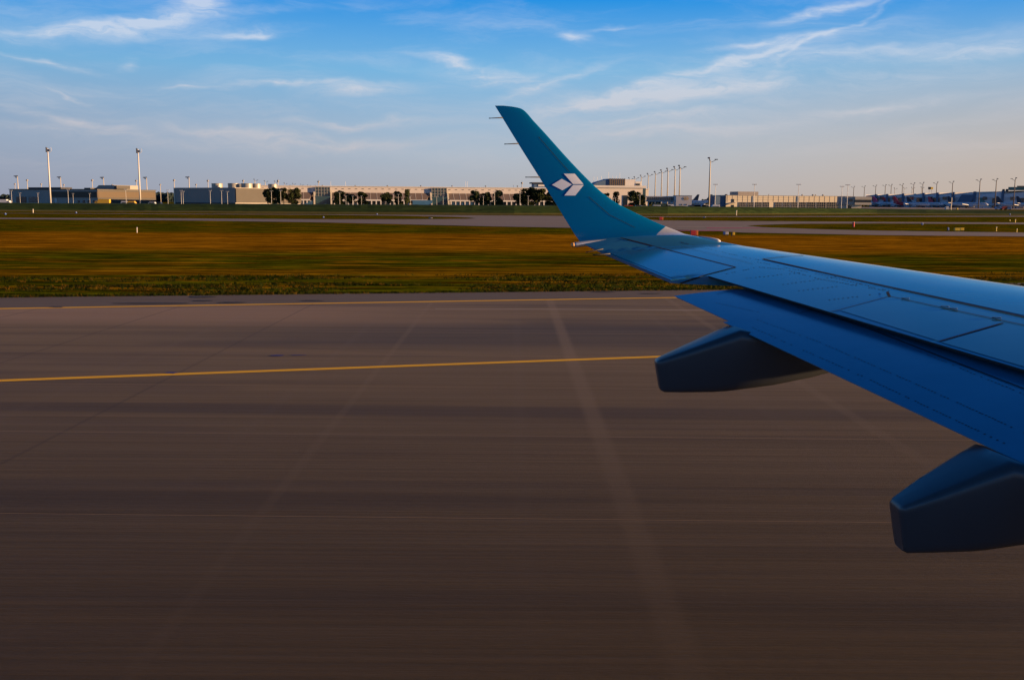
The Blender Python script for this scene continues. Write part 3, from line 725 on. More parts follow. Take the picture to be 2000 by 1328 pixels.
f.box('door', 'dglass', 1429, 1433.5, 389, 396.5, -.2); f.box('door', 'dglass', 1429, 1433.5, 400.5, 405, -.2)
m = MB(); a, b_ = f.u(1416), f.u(1434)
m.prism([(a, f.z(1416, 402)), (a, f.z(1416, 400.5)), (f.u(1429), f.z(1429, 395.5)), (b_, f.z(1434, 395.5)), (b_, f.z(1434, 397.5)), (f.u(1429), f.z(1429, 397.5))], -1.6, -.1); m.build('stair', M['greyp'], f.root)
for px in (1468, 1555): f.box('wall_strip', 'bluep', px, px+2.3, 383.5, 395, -.15)
m = MB()
for px in list(range(1420, 1652, 10)): u = f.u(px); m.box(u, u+.07, -.08, 0, f.z(px, 395), zt_)
for py in (387, 391): m.box(0, f.L, -.06, 0, f.z(1530, py), f.z(1530, py)+.07)
merge(wl, m, M['brown'])
pr = f.box('roof_plant_room', 'greyp', 1452, 1492, 374.5, 383, 8, 20)
for px, w in ((1508, 1.5), (1574, 4), (1595, 5), (1600, 3), (1615, 5)):
    m = MB(); u = f.u(px); m.tube([(u, 5, zt_), (u, 5, zt_+.9), (u+.4, 5, zt_+1.1)], [.25*w/2, .28*w/2, .1], 10); m.build('roof_cowl', M['tank'], f.root)
f = Fac(1650, 1692, 575, name='control_block', label='stacked pale block with dark ribbon window, at the right end of the garage hall')
z0_, z1_, z2_, z3_, z4_ = 0, f.z(1680, 400.5), f.z(1680, 396), f.z(1680, 390.5), f.z(1680, 384.5)
m = MB(); m.box(f.u(1653), f.u(1683), 0, 14, 0, z1_); m.build('ground_floor', M['gold'], f.root)
m = MB(); m.box(f.u(1650), f.u(1668), -.6, 14, z1_, f.z(1660, 384)); m.build('stair_core', M['lgrey'], f.root)
m = MB(); m.box(f.u(1668)+.02, f.L, -1.4, 14, z1_, z2_); m.build('wall', M['gold'], f.root)
m = MB(); m.box(f.u(1668)+.02, f.L-.3, -1.1, 13.8, z2_, z3_); m.build('window', M['dglass'], f.root)
m = MB(); m.box(f.u(1668)+.02, f.L, -1.4, 14, z3_, z4_); m.build('parapet', M['gold'], f.root)
f.box('window', 'dglass', 1657, 1664, 389.5, 394, -.8, -.62); f.box('door', 'dglass', 1656, 1663, 402, 408, -.2, 0, z0=0)
# --- long pier on the right
f = Fac(1690, 2060, 1160, 1060, name='pier_concourse', label='long blue shaded pier with saw-tooth roof edge behind the parked airliners', cat='terminal')
segs = [1690, 1713, 1735, 1766, 1806, 1833, 1864, 1905, 1960, 2010, 2060]
def pz(px): return f.z(px, 381.2 - (px-1690)*.028)
m = MB(); m.box(0, f.L, 0, 30, 0, 10.98); m.build('wall', M['pier'], f.root)
for k, (a, b_) in enumerate(zip(segs, segs[1:])):
    u0, u1 = f.u(a)+.1, f.u(b_)-.1; zl_, zh = pz(a)-3.6, pz(b_)-.4
    m = MB(); m.prism([(u0, 11), (u1, 11), (u1, zh-.3), (u0, zl_+.3)], -2, 1); seg = m.build('shade_wedge_wall', M['pier'], f.root)  # slanted top shaped to draw the shade line on the wall
    m = MB(); za, zc_ = pz(a), pz(b_)
    for q0, q1 in (((u0, 1.05), (u1, 20)), ((u1, 20), (u1, 28)), ((u1, 28), (u0, 28)), ((u0, 28), (u0, 1.05))): m.quad((q0[0], q0[1], 10), (q1[0], q1[1], 10), (q1[0], q1[1], zc_ if q1[0] == u1 else za), (q0[0], q0[1], zc_ if q0[0] == u1 else za))
    m.quad((u0, 1.05, za), (u1, 20, zc_), (u1, 28, zc_), (u0, 28, za)); m.build('sun_turned_panel', M['pierroof'], seg)  # panel skewed out of line so its front catches sun
    m = MB(); m.box(u1-2.4, u1, -3.2, 28, 0, pz(b_)+.4); m.build('buttress', M['bluep'], f.root)
    for q in (.25, .6):
        m = MB(); x = u0+(u1-u0)*q; m.box(x, x+4.5, -2.3, -2, 8.5, 12) if q < .5 else m.box(x, x+7, -2.3, -2, 0.5, 10.5); m.build('window' if q < .5 else 'gate', M['dglass'], f.root)
m = MB(); a, b_ = f.u(1866), f.u(1905); m.prism([(a, 2), (a+14, 2), (b_, pz(1905)-3), (b_-14, pz(1905)-3)], -4, -2.4); m.build('stair_panel', M['bluep'], f.root)
m = MB(); m.box(f.u(1968), f.L, -6, 20, pz(1990)+.6, pz(1990)+3.8); m.build('roof_hall', M['greenr'], f.root)
m = MB(); m.box(f.u(1985), f.L, -8, -4, pz(1990)+3.9, pz(1990)+5); m.build('roof_walkway', M['roofd'], f.root)
for px in (1955, 1962): m = MB(); u = f.u(px); m.box(u, u+2.4, 2, 5, pz(px)-.5, pz(px)+2.2); m.build('roof_unit', M['roofd'], f.root)
# ball-shaped two-colour sign on the pier roof
e = empty('roof_sign', at(1817, 374, 1190), 0, 'black and yellow box sign standing above the pier roof', 'sign')
m = MB(); m.box(-2.6, -.1, -1, 1, 2.2, 5); m.build('dark_panel', M['black'], e); m = MB(); m.box(0, 2.6, -1.2, 1, 2.3, 4.8); m.build('yellow_panel', M['ysign'], e)
m = MB(); m.box(-1.6, -1.3, -.2, .2, -3, 2.2); m.box(1.2, 1.5, -.2, .2, -3, 2.2); m.build('frame', M['steelw'], e)

# ================================================================== MASTS AND LAMPS
def prox(kind, h=30.0):
    if kind == 'arm_right' or kind == 'arm_left':
        s_ = 1 if kind == 'arm_right' else -1
        e = empty('floodlight_mast', (0, 0, 0)); m = MB(); m.tube([(0, 0, 0), (0, 0, 27.4), (0, 0, 28)], [.55, .36, .36], 10); m.build('pole', M['pole' if s_ > 0 else 'dpole'], e, smooth=True)
        m = MB(); m.tube([(-.1*s_, 0, 27.5), (-.5*s_, 0, 29.0), (-.9*s_, 0, 29.6)], [.3, .3, .2], 6); m.tube([(0, 0, 27.0), (1.4*s_, 0, 27.4), (3.4*s_, 0, 28.6)], [.16, .16, .12], 6); a = m.build('bracket', M['lamp'], e)
        m = MB(); m.box(min(-1.5*s_, -.3*s_), max(-1.5*s_, -.3*s_), -.8, .8, 29.2, 30)
        m.build('lamp_head', M['lamp'], e, bevel=.1)
        m = MB(); m.box(min(2.6*s_, 4.4*s_), max(2.6*s_, 4.4*s_), -.8, .8, 28.5, 28.95); o = m.build('lamp_head', M['lamp'], e, bevel=.1)
    elif kind == 'cluster':
        e = empty('floodlight_mast', (0, 0, 0)); m = MB(); m.tube([(0, 0, 0), (0, 0, 28.5)], [.6, .42], 10); m.build('pole', M['pole'], e, smooth=True)
        m = MB(); m.box(-2.6, .6, -.15, .15, 28.4, 28.7); m.box(-1.6, .6, -.12, .12, 27.3, 27.5); m.build('bracket', M['lamp'], e)
        for x, z in ((-3.2, 28.6), (-1.7, 28.7), (-1.5, 27.3), (-.1, 28.9)):
            m = MB(); m.box(x-.6, x+.6, -.5, .5, z, z+.9); m.build('lamp_head', M['lamp'], e, bevel=.1)
    elif kind == 'round':
        e = empty('floodlight_mast', (0, 0, 0)); m = MB(); m.tube([(0, 0, 0), (0, 0, 28)], [.55, .4], 10); m.build('pole', M['pole'], e, smooth=True)
        m = MB(); m.tube([(0, 0, 27.2), (0, 0, 27.6), (0, 0, 29.0), (0, 0, 29.4)], [.6, 1.4, 1.4, .7], 12); m.build('lamp_crown', mat('lamp_crown_grey', (.3, .28, .26), .5, .1, .5), e)
        m = MB(); m.tube([(0, 0, 29.4), (0, 0, 31)], .07, 4); m.build('lightning_rod', M['lamp'], e)
    elif kind == 'tall':
        e = empty('floodlight_mast', (0, 0, 0)); m = MB(); m.tube([(0, 0, 0), (0, 0, 29.4)], [.48, .30], 12); m.build('pole', M['steelw'], e, smooth=True)
        m = MB(); m.box(-.9, -.35, -.5, .5, 27.4, 30); m.box(.4, 1.1, -.4, .4, 27.8, 29); m.build('lamp_head', M['lamp'], e, bevel=.08)
        m = MB(); m.tube([(1.2, 0, 27.3), (1.9, 0, 28.2), (2.0, 0, 29.2), (1.6, 0, 30)], .09, 5); m.build('ring_bracket', M['steelw'], e)
    elif kind == 'ball':
        e = empty('roof_lamp', (0, 0, 0)); m = MB(); m.tube([(0, 0, 0), (0, 0, 28.6)], .25, 6); m.build('pole', M['dpole'], e)
        m = MB(); m.tube([(0, 0, 28.2), (0, 0, 28.6), (0, 0, 29.6), (0, 0, 30)], [.5, 1.2, 1.2, .5], 10); m.build('lamp_head', M['lamp'], e)
    elif kind == 'thin':
        e = empty('lamp_post', (0, 0, 0)); m = MB(); m.tube([(0, 0, 0), (0, 0, 9.2)], [.13, .08], 6); m.build('pole', M['steelw'], e)
        m = MB(); m.box(-.9, .9, -.2, .2, 9.1, 9.35); m.build('lamp_head', M['steelw'], e, bevel=.05)
    return e
protos = {}; counts = {}
def mast(kind, px, ytop, D, label, cat, group, hh, scale_h=None):
    top = at(px, ytop, D); s_ = top.z/hh
    if kind not in protos: protos[kind] = prox(kind); o = protos[kind]
    else: o = copytree(protos[kind])
    o.location = (top.x, D, 0); o.scale = (s_, s_, s_); tag(o, label, cat, group)
    return o
def Dfor(ytop, px, hh): hz = 388 + .0065*px; return (hh-H)*FPX/max(4, hz-ytop)
ordn = ['first', 'second', 'third', 'fourth', 'fifth', 'sixth', 'seventh', 'eighth', 'ninth', 'tenth', 'eleventh', 'twelfth', 'thirteenth', 'fourteenth', 'fifteenth', 'sixteenth', 'seventeenth', 'eighteenth', 'nineteenth', 'twentieth']
def o_(k): return ordn[k]
mast('tall', 93, 288, 560, 'tallest white mast rising behind the left hangar roof', 'light mast', 'tall white masts on the left', 30)
mast('tall', 269.5, 290, 560, 'tallest white mast standing right of the left hangar, beside dark woods', 'light mast', 'tall white masts on the left', 30)
T = [(1387.5, 307.6)]+[(1328.5, 322.8), (1318.9, 325.2), (1304.8, 328.4), (1292.8, 331.6), (1280.5, 335), (1266.4, 338.5), (1252.8, 342), (1240.3, 345), (1229.6, 347)]
for k, (x, y) in enumerate(T):
    D = Dfor(y, x, 30)
    if k == 0: lb = 'tallest cream floodlight mast, standing alone left of the garage hall'
    elif k == 1: lb = 'floodlight mast in front of the white block with round emblem'
    else: lb = f'{o_(k)} floodlight mast from the right in the receding row above the glass bridge'
    mast('arm_right', x, y, D, lb, 'light mast', 'cream floodlight masts with right hand arms', 30)
T = [(34, 343), (118, 345), (202, 345.7), (286, 345.7), (369, 345)]
for k, (x, y) in enumerate(T):
    mast('cluster', x, y, 720, ['cluster lamp mast behind the left end of the hangar', 'cluster lamp mast above the middle of the hangar roof', 'cluster lamp mast above the right roof room of the hangar', 'cluster lamp mast standing free in front of the dark woods', 'cluster lamp mast behind the left part of the grey tank block'][k], 'light mast', 'masts with dark lamp clusters', 29.8)
T = [(29, 358), (53, 350), (80.5, 358), (124.6, 359.7), (180, 350), (219.6, 359.7), (266, 351), (313, 359), (340, 350), (383, 359), (406, 351), (475, 351), (543, 351), (622, 352.7)]
for k, (x, y) in enumerate(T):
    mast('round', x, y, 1000, f'{o_(k)} round crowned mast counted from the left edge', 'light mast', 'round crowned masts behind the buildings', 30)
T = [(497.6, 350), (517.8, 352.7), (537.5, 353.6), (556, 357), (572.5, 358), (588, 359.7), (602, 361), (616.6, 362)]
for k, (x, y) in enumerate(T):
    mast('arm_right', x, y, Dfor(y, x, 26)*.98, f'{o_(k)} cream arm mast from the left above the left part of the terminal roof', 'light mast', 'cream floodlight masts with right hand arms', 30)
T = [(505, 360.6), (567, 361.5), (630, 361.8), (694, 362.2), (756.6, 362.4), (822, 362.6), (883, 362.8), (948.5, 363), (1010.7, 363)]
for k, (x, y) in enumerate(T):
    mast('ball', x, y, 1150, f'{o_(k)} small dark lamp from the left peeping over the terminal roof', 'lamp', 'small dark lamps over the terminal roof', 30)
mast('round', 1019.5, 355.3, 900, 'short round crowned mast over the terminal roof beside the winglet', 'light mast', 'round crowned masts behind the buildings', 30)
T = [(1667.7, 364), (1688.6, 363), (1710.7, 361.5), (1729.4, 360.6), (1741, 360), (1762.9, 359), (1785, 357), (1802.8, 356), (1830, 355.5), (1861, 353.8), (1914.5, 349.6), (1946.5, 348.7), (1983, 347)]
for k, (x, y) in enumerate(T):
    mast('arm_left', x, y, Dfor(y, x, 29)*1.0, f'{o_(k)} dark apron mast from the left in front of the pier', 'light mast', 'dark floodlight masts along the pier', 30)
for k, (x, y) in enumerate([(1747.6, 367), (1766, 366), (1781.6, 365.7), (1800, 365)]):
    mast('arm_right', x, y, 1500, f'{o_(k)} pale far mast from the left behind the pier roof', 'light mast', 'cream floodlight masts with right hand arms', 30)
T = [(1397.5, 360), (1473.9, 360), (1560, 360), (1644.8, 364), (1656, 361)]
lab = ['slim lamp post at the blue left end of the garage hall', 'slim lamp post in front of the garage hall below its roof room', 'slim lamp post before the middle of the garage hall', 'slim lamp post before the last bay of the garage hall', 'slim lamp post in front of the stacked control block']
for k, (x, y) in enumerate(T):
    mast('thin', x, y, 560, lab[k], 'lamp post', 'slim lamp posts', 9.35)
T = [(22, 372), (38.8, 377), (74, 377), (132.6, 370), (142.6, 378), (175, 378), (245.5, 370), (327.5, 371.5), (353.6, 372), (357.5, 374), (410.5, 372), (432.5, 372), (444, 374), (530, 373), (548, 372), (663.5, 376), (675.6, 383), (689, 383), (706, 383), (768.7, 379.5), (778, 379.5), (801.7, 383), (853, 383), (865.5, 383), (944, 383), (966, 374), (1015.6, 378), (1031.6, 383), (1197.6, 386), (1202, 386), (1250, 381)]
for k, (x, y) in enumerate(T):
    if x < 250: w = 'in front of the left hangar'; kk = k
    elif x < 330: w = 'before the dark woods'; kk = 0
    elif x < 500: w = 'in front of the grey tank block'; kk = k-8
    elif x < 1100: w = 'in front of the long terminal'; kk = k-13
    else: w = 'right of the winglet before the terminal end'; kk = k-28
    mast('thin', x, y, 470, f'{o_(kk)} slim lamp post from the left {w}', 'lamp post', 'slim lamp posts', 9.35)

# ================================================================== TREES
M['leafd'] = mat('dark_leaves', (.035, .05, .018), .8, .5, .6, spec=.2); M['leafl'] = mat('pale_leaves', (.075, .085, .025), .8, .4, .6, spec=.2); M['bark'] = mat('bark', (.09, .06, .04), .9, .3, 2)  # paler leaf tone is mixed in at random
def treeproto(seed, h=10, w=7, dens=1.0, low=.12):
    rnd = random.Random(seed); e = empty('tree', (0, 0, 0))
    m = MB(); m.tube([(0, 0, 0), (rnd.uniform(-.1, .1), 0, h*.35), (rnd.uniform(-.3, .3), 0, h*.8)], [.22, .16, .05], 7)
    for k in range(7):
        a = rnd.uniform(0, 6.3); z = h*rnd.uniform(.25, .6); m.tube([(0, 0, z), (math.cos(a)*w*.3, math.sin(a)*w*.3, z+h*.18)], [.08, .03], 5)
    m.build('trunk', M['bark'], e)
    m = MB(); lobes = []
    for k in range(15):
        a = rnd.uniform(0, 6.3); zz = rnd.uniform(low+.1, .9); rr = w*.5*math.sqrt(max(.1, 1-((zz-.45)/.58)**2))*rnd.uniform(.2, .75)
        lobes.append((math.cos(a)*rr, math.sin(a)*rr, zz*h, w*rnd.uniform(.13, .25)))
    for k in range(int(4200*dens)):
        lx, ly, lz, lr = rnd.choice(lobes)
        d = Vector((rnd.gauss(0, 1), rnd.gauss(0, 1), rnd.gauss(0, 1))).normalized()*lr*rnd.uniform(.55, 1.12); p = Vector((lx, ly, lz))+d*Vector((1, 1, .9)).length/1.7
        s_ = rnd.uniform(.22, .46); u = Vector((rnd.uniform(-1, 1), rnd.uniform(-1, 1), rnd.uniform(-1, 1))).normalized(); v = u.orthogonal().normalized()
        m.quad(p-u*s_, p-v*s_*.6, p+u*s_, p+v*s_*.6, mi=1 if rnd.random() < .35 else 0)
    m.build('crown', [M['leafd'], M['leafl']], e, recalc=False); return e
tp = [treeproto(1), treeproto(2, 10, 7.5), treeproto(3, 10, 6.2), treeproto(5, 10, 6, .45, .2)]
used = [False]*4
TR = [(523, 369.5, 16, 0), (533, 368.5, 17, 1), (542, 371, 12, 2), (553.6, 368, 17, 0), (575.5, 370, 19, 1), (664, 375, 21, 1), (684, 379.5, 19, 0), (708, 377, 20, 2), (753, 376.5, 18, 0), (777.5, 376, 16, 2), (796, 372.5, 15, 3), (926, 373, 19, 0), (948, 378, 18, 1), (971, 374.5, 20, 2), (1012, 378, 17, 0), (1034, 369, 28, 1), (1059, 370, 27, 0), (1080, 372, 24, 2),
      (1184, 378, 16, 0), (1203, 377, 17, 3), (1238, 375.5, 24, 1), (1256, 383, 12, 2)]
TL = ['leftmost dark tree of the clump left of the first glass bay', 'second tree in the clump left of the first glass bay', 'narrow tree in the middle of the clump left of the first glass bay', 'tall tree right of the narrow one, left of the first glass bay', 'wide lone tree nearest the first glass bay',
      'dark tree just right of the first glass bay', 'low tree second right of the first glass bay', 'tree third right of the first glass bay', 'tree midway between the two glass bays', 'narrow tree left of the sparse see-through one', 'sparse see-through tree left of the second glass bay',
      'tree first right of the second glass bay', 'low wide tree second right of the second glass bay', 'tree third right of the second glass bay', 'small tree left of the big dark pair by the winglet', 'big dark tree, left of the pair by the winglet', 'big dark tree at the winglet edge', 'dark tree mostly hidden behind the winglet',
      'low tree peeping out right of the winglet', 'sparse tree right of the winglet before the terminal end', 'big round tree at the right end of the terminal', 'small shrubby tree at the foot of the glass bridge']
for (px, yt_, w, k), lb in zip(TR, TL):
    o = tp[k] if not used[k] else copytree(tp[k]); used[k] = True
    D = 520; top = at(px, yt_, D); s_ = top.z/9.6; ww = (w*D/FPX)/7.0
    o.location = (top.x, D, 0); o.scale = (ww*1.4, ww*1.3, s_*1.03); o.rotation_euler.z = random.uniform(0, 6); tag(o, lb, 'tree', 'trees in front of the terminal')
# far woods: one mass on the horizon
M['woods'] = mat('far_woods', (.030, .045, .040), .95, .5, .03, spec=.1)
m = MB(); rnd = random.Random(11)
def wood(px0, px1, ytop, D, n):
    for k in range(n):
        px = rnd.uniform(px0, px1); d = D+rnd.uniform(-60, 60); top = at(px, ytop+rnd.uniform(0, 5)+rnd.uniform(0, 3), d); w = rnd.uniform(5, 11)
        i = len(m.v); nn = 7; hts = [(0, .55), (.35, .95), (.62, 1), (.85, .66), (1, .08)]
        for hz, rr in hts:
            for j in range(nn):
                a = 6.283*j/nn+hz*2; q = w*.5*rr*rnd.uniform(.75, 1.2); m.v.append((top.x+math.cos(a)*q, d+math.sin(a)*q, top.z*hz))
        for r in range(4):
            for j in range(nn): m.f.append((i+r*nn+j, i+r*nn+(j+1) % nn, i+(r+1)*nn+(j+1) % nn, i+(r+1)*nn+j)); m.mi.append(0)
        m.f.append(tuple(i+4*nn+j for j in range(nn))); m.mi.append(0)
wood(-250, 40, 378, 1300, 150); wood(235, 360, 374, 1300, 170); wood(1250, 1330, 381.5, 1700, 30); wood(1340, 1420, 388, 1700, 60); wood(1640, 1700, 390, 1700, 30)
tag(m.build('far_woods', M['woods']), 'dark wooded mass on the horizon behind the hangar and grey block', 'woods', kind='stuff')

# ================================================================== AIRLINERS
M['fus'] = mat('airliner_white', (.62, .66, .70), .35, .04, .1); M['eng'] = mat('engine_grey', (.4, .42, .45), .3, .1, .2)
def airliner(tailcol, rear=None):
    e = empty('airliner', (0, 0, 0)); rr = 2.0; zc = 3.7; n = 18
    st = [(18.8, .05, -.5), (18.2, .8, -.35), (17, 1.35, -.15), (15, 1.8, 0), (12, 2, 0), (-8, 2, 0), (-12, 1.6, .35), (-16, .9, .9), (-18.6, .3, 1.3)]
    secs = [[(x, math.cos(6.283*k/n)*r, zc+dz+math.sin(6.283*k/n)*r) for k in range(n)] for x, r, dz in st]
    m = MB(); loft(m, secs, mfun=(lambda c: 1 if rear and c.x < -9 else 0)); fu = m.build('fuselage', [M['fus'], rear or M['fus']], e, smooth=True)
    m = MB(); m.box(-10, 14.5, -2.03, -1.92, zc+.35, zc+.65); m.box(-10, 14.5, 1.92, 2.03, zc+.35, zc+.65); m.box(15.6, 16.6, -1.45, 1.45, zc+.55, zc+1.0); m.build('window', M['dglass'], fu)
    m = MB(); m.prism([(-12.2, zc+1.6), (-17.5, zc+8), (-19.6, zc+8), (-18.2, zc+1.4)], -.2, .2); m.build('tail_fin', tailcol, e, bevel=.05)
    for s_ in (1, -1):
        m = MB(); P_ = [(4.5, s_*1.6, 2.6), (-1.2, s_*1.6, 2.6), (-4.6, s_*16.8, 4.0), (-3.2, s_*16.8, 4.0)]
        m.quad(*[(x, y, z+.15) for x, y, z in P_]); m.quad(*[(x, y, z-.2) for x, y, z in P_])
        for k in range(4): a, b_ = P_[k], P_[(k+1) % 4]; m.quad((a[0], a[1], a[2]-.2), (b_[0], b_[1], b_[2]-.2), (b_[0], b_[1], b_[2]+.15), (a[0], a[1], a[2]+.15))
        m.build('wing', M['fus'], e)
        m = MB(); P_ = [(-14.5, s_*.8, 4.9), (-17.5, s_*.8, 4.9), (-18.6, s_*6, 5.3), (-17.4, s_*6, 5.3)]
        m.quad(*[(x, y, z+.1) for x, y, z in P_]); m.quad(*[(x, y, z-.1) for x, y, z in P_])
        for k in range(4): a, b_ = P_[k], P_[(k+1) % 4]; m.quad((a[0], a[1], a[2]-.1), (b_[0], b_[1], b_[2]-.1), (b_[0], b_[1], b_[2]+.1), (a[0], a[1], a[2]+.1))
        m.build('stabilizer', M['fus'], e)
        m = MB(); m.tube([(5.6, s_*5.7, 1.6), (5.2, s_*5.7, 1.6), (3, s_*5.7, 1.65), (1, s_*5.7, 1.75)], [.85, 1.1, 1.05, .6], 14); m.build('engine', M['eng'], e, smooth=True)
        m = MB(); m.tube([(-1.5, s_*3.6, .55), (-1.5, s_*4.0, .55)], .55, 12); m.tube([(-1.5, s_*3.8, .5), (-1.5, s_*3.6, 2.6)], .14, 6); m.build('landing_gear', M['black'], e)
    m = MB(); m.tube([(13.5, -.2, .38), (13.5, .2, .38)], .38, 12); m.tube([(13.5, 0, .4), (13.5, 0, 2.2)], .12, 6); m.build('landing_gear', M['black'], e)
    return e
tc = {'white': M['fus'], 'pink': mat('pink_red_tail', (.6, .06, .14), .4, .05, .1), 'red': mat('red_tail', (.55, .03, .04), .4, .05, .1), 'dark': mat('dark_blue_tail', (.012, .022, .05), .4, .05, .1), 'teal': mat('teal_tail', (.05, .22, .20), .4, .05, .1), 'rg': mat('red_white_tail', (.6, .05, .07), .4, .1, .2)}
PL = [(1697, 1150, 35, 'white', None, 'white airliner at the right end of the pale control block'), (1722, 1120, 38, 'pink', None, 'white airliner with pinkish red tail fin, second from the left of the pier row'),
      (1763, 1080, 40, 'red', 'red', 'airliner with red tail fin and red rear body'), (1789, 1090, 42, 'dark', None, 'white airliner with dark fin just right of the red tailed one'), (1830, 1110, 38, 'rg', None, 'white airliner with small red fin in the middle of the pier row'),
      (1872, 1010, 38, 'dark', None, 'long white airliner with dark fin beside the yellow pole lamp'), (1931, 1090, 42, 'teal', None, 'white airliner with teal tail fin'), (1968, 980, 38, 'dark', None, 'white airliner with tall dark fin right of the teal tailed one'), (2008, 960, 36, 'dark', None, 'airliner with dark fin cut by the right picture edge')]
for px, D, rz, tcn, rear, lb in PL:
    o = airliner(tc[tcn], tc[rear] if rear else None); o.location = ((px+8-1000)/FPX*D, D, 0); o.rotation_euler.z = R(-rz*.8); tag(o, lb, 'airliner', 'airliners parked along the pier')
for px, D, lb in ((1322, 1010, 'airliner with dark fin, leftmost of three behind the lone tall mast'), (1347, 1000, 'airliner with dark fin right behind the lone tall mast'), (1374, 960, 'airliner whose dark fin shows above the left end of the garage hall')):
    o = airliner(tc['dark']); o.location = ((px-1000)/FPX*D, D, 0); o.rotation_euler.z = R(180-10); tag(o, lb, 'airliner', 'airliners behind the garage hall')

# ================================================================== SMALL THINGS ON THE FIELD
def ground_d(px, py): return gnd(px, py)
def boxsign(name, px, yb, w, h, mats, label, cat, group=None, D=None, split=.5, kind='box'):
    p = gnd(px, yb); k = p.y/FPX; W, Hh = w*k, h*k
    e = empty(name, (p.x, p.y, 0), 0, label, cat, group)
    if kind == 'box':
        m = MB(); m.box(-W/2, -W/2+W*split, -.35*W*.5, .35*W, .12, Hh); m.build('panel', M[mats[0]], e, bevel=.02)
        m = MB(); m.box(-W/2+W*split+.01, W/2, -.35*W*.5, .35*W, .12, Hh*.98); m.build('panel', M[mats[1]], e, bevel=.02)
    else:
        m = MB(); m.tube([(0, 0, .1), (0, 0, Hh)], W/2, 14); m.build('body', M[mats[0]], e)
        m = MB(); m.tube([(0, 0, Hh), (0, 0, Hh+W*.15)], [W*.52, W*.3], 14); m.build('cap', M[mats[1]], e)
    m = MB()
    for s_ in (-.35, .35): m.box(W*s_-.04, W*s_+.04, -.04, .04, 0, .14)
    m.build('foot', M['black'], e)
    return e
boxsign('marker_box', 1355.5, 462, 14, 11.5, ('red', 'orange'), 'big orange box marker just beyond the wing leading edge', 'marker', split=.7)  # red panel paints the shaded side of the orange box
boxsign('marker_box', 1417.5, 460.5, 9.5, 7.5, ('blue', 'white'), 'blue and white box marker beside a yellow one beyond the wing', 'marker', split=.35)
boxsign('marker_box', 1431.5, 461.8, 6.5, 8, ('black', 'ysign'), 'small yellow box marker right of the blue and white one', 'marker', split=.3)
boxsign('marker_box', 1291.5, 431.2, 7, 7, ('red', 'orange'), 'orange box marker on the grass strip just right of the winglet', 'marker', split=.65)  # shaded left part again put in as red colour
boxsign('marker_drum', 1242, 421.5, 4.5, 4, ('red', 'red'), 'small red marker low against the grass bank by the winglet', 'marker', kind='drum')
boxsign('marker_drum', 1666.5, 444.5, 4.2, 10, ('red', 'white'), 'red drum marker with white top between two taxiways', 'marker', kind='drum')
boxsign('direction_sign', 1868.8, 452.6, 9.5, 7, ('ysign', 'ysign'), 'yellow sign board, left one of the pair on the grass', 'sign', 'pair of yellow signs', split=.97)
boxsign('direction_sign', 1878.6, 452.2, 7.5, 7, ('ysign', 'ysign'), 'yellow sign board, right one of the pair on the grass', 'sign', 'pair of yellow signs', split=.97)
boxsign('edge_light', 1376, 426.3, 5, 2.6, ('blue', 'white'), 'low blue and white edge light right of the orange box marker', 'light', 'low edge lights', split=.6)
for px, yb, w, h, lb in ((11, 420.5, 3.2, 3.6, 'leftmost small white edge light before the grass bank'), (149, 417.3, 3, 2.6, 'small white edge light before the bank, below the hangar louvres'), (632, 426.8, 2.8, 3.2, 'small white edge light on the strip below the first glass bay'), (736.5, 420.3, 2.4, 2.6, 'small white edge light between the two glass bays'), (841, 427.8, 7, 2.4, 'wide white edge light below the second glass bay'), (1801, 440.5, 3.4, 4.8, 'white and blue edge light left of the yellow sign pair'), (1851.5, 451, 3, 6, 'dark blue edge light just left of the yellow signs'), (1972, 420.5, 2.6, 2.6, 'small white edge light before the apron at far right')):
    boxsign('edge_light', px, yb, w, h, ('blue', 'white'), lb, 'light', 'low edge lights', kind='drum' if w < 6 else 'box')
for px, yt_, yb, lb in ((268, 444.5, 455, 'short straw coloured stake in the grass on the left'), (1438, 411.5, 421, 'thin pale stake before the bank below the garage hall'), (65, 409, 416, 'thin pale stake before the bank on the far left'), (1945.5, 443.5, 452, 'yellow stake right of the yellow sign pair'), (1985.5, 447, 454, 'yellow stake near the right picture edge'), (1982.5, 429, 435, 'short yellow stake beside the upper taxiway at far right'), (1972, 429.5, 432.5, 'tiny yellow stake on the grass left of another by the upper taxiway')):
    p = gnd(px, yb); k = p.y/FPX; e = empty('marker_stake', (p.x, p.y, 0), 0, lb, 'stake', 'marker stakes')
    hh = (yb-yt_)*k; m = MB(); m.tube([(0, 0, 0), (0, 0, hh*.9)], .045*max(1, p.y/100), 8); m.build('post', M['ysign' if px > 1900 else 'gold'], e); m = MB(); m.tube([(0, 0, hh*.9), (0, 0, hh)], .06*max(1, p.y/100), 8); m.build('cap', M['steelw'], e)
# windsock-like pole with lamp and barrier in front of the pier
p = gnd(1857, 412.5); e = empty('signal_pole', (p.x, p.y, 0), 0, 'banded pole with white box beside the long airliner', 'pole'); k = p.y/FPX
m = MB(); m.tube([(0, 0, 0), (0, 0, 26*k)], 1.0*k, 8); m.build('pole', M['gold'], e)
m = MB(); m.box(-11*k, -6*k, -1, 1, 3*k, 9*k); m.box(-9*k, -8*k, -.2, .2, 0, 3*k); m.build('cabinet', M['steelw'], e)
p = gnd(1869, 413); e = empty('warning_beacon', (p.x, p.y, 0), 0, 'yellow lamp over a red and white barrier before the airliners', 'beacon')
m = MB(); m.tube([(0, 0, .2), (0, 0, 4*k)], .3*k, 6); m.build('post', M['black'], e); m = MB(); m.tube([(0, 0, 3*k), (0, 0, 3.4*k), (0, 0, 5.4*k), (0, 0, 6*k)], [.6*k, 1.6*k, 1.6*k, .6*k], 10); m.build('lamp', M['ysign'], e)
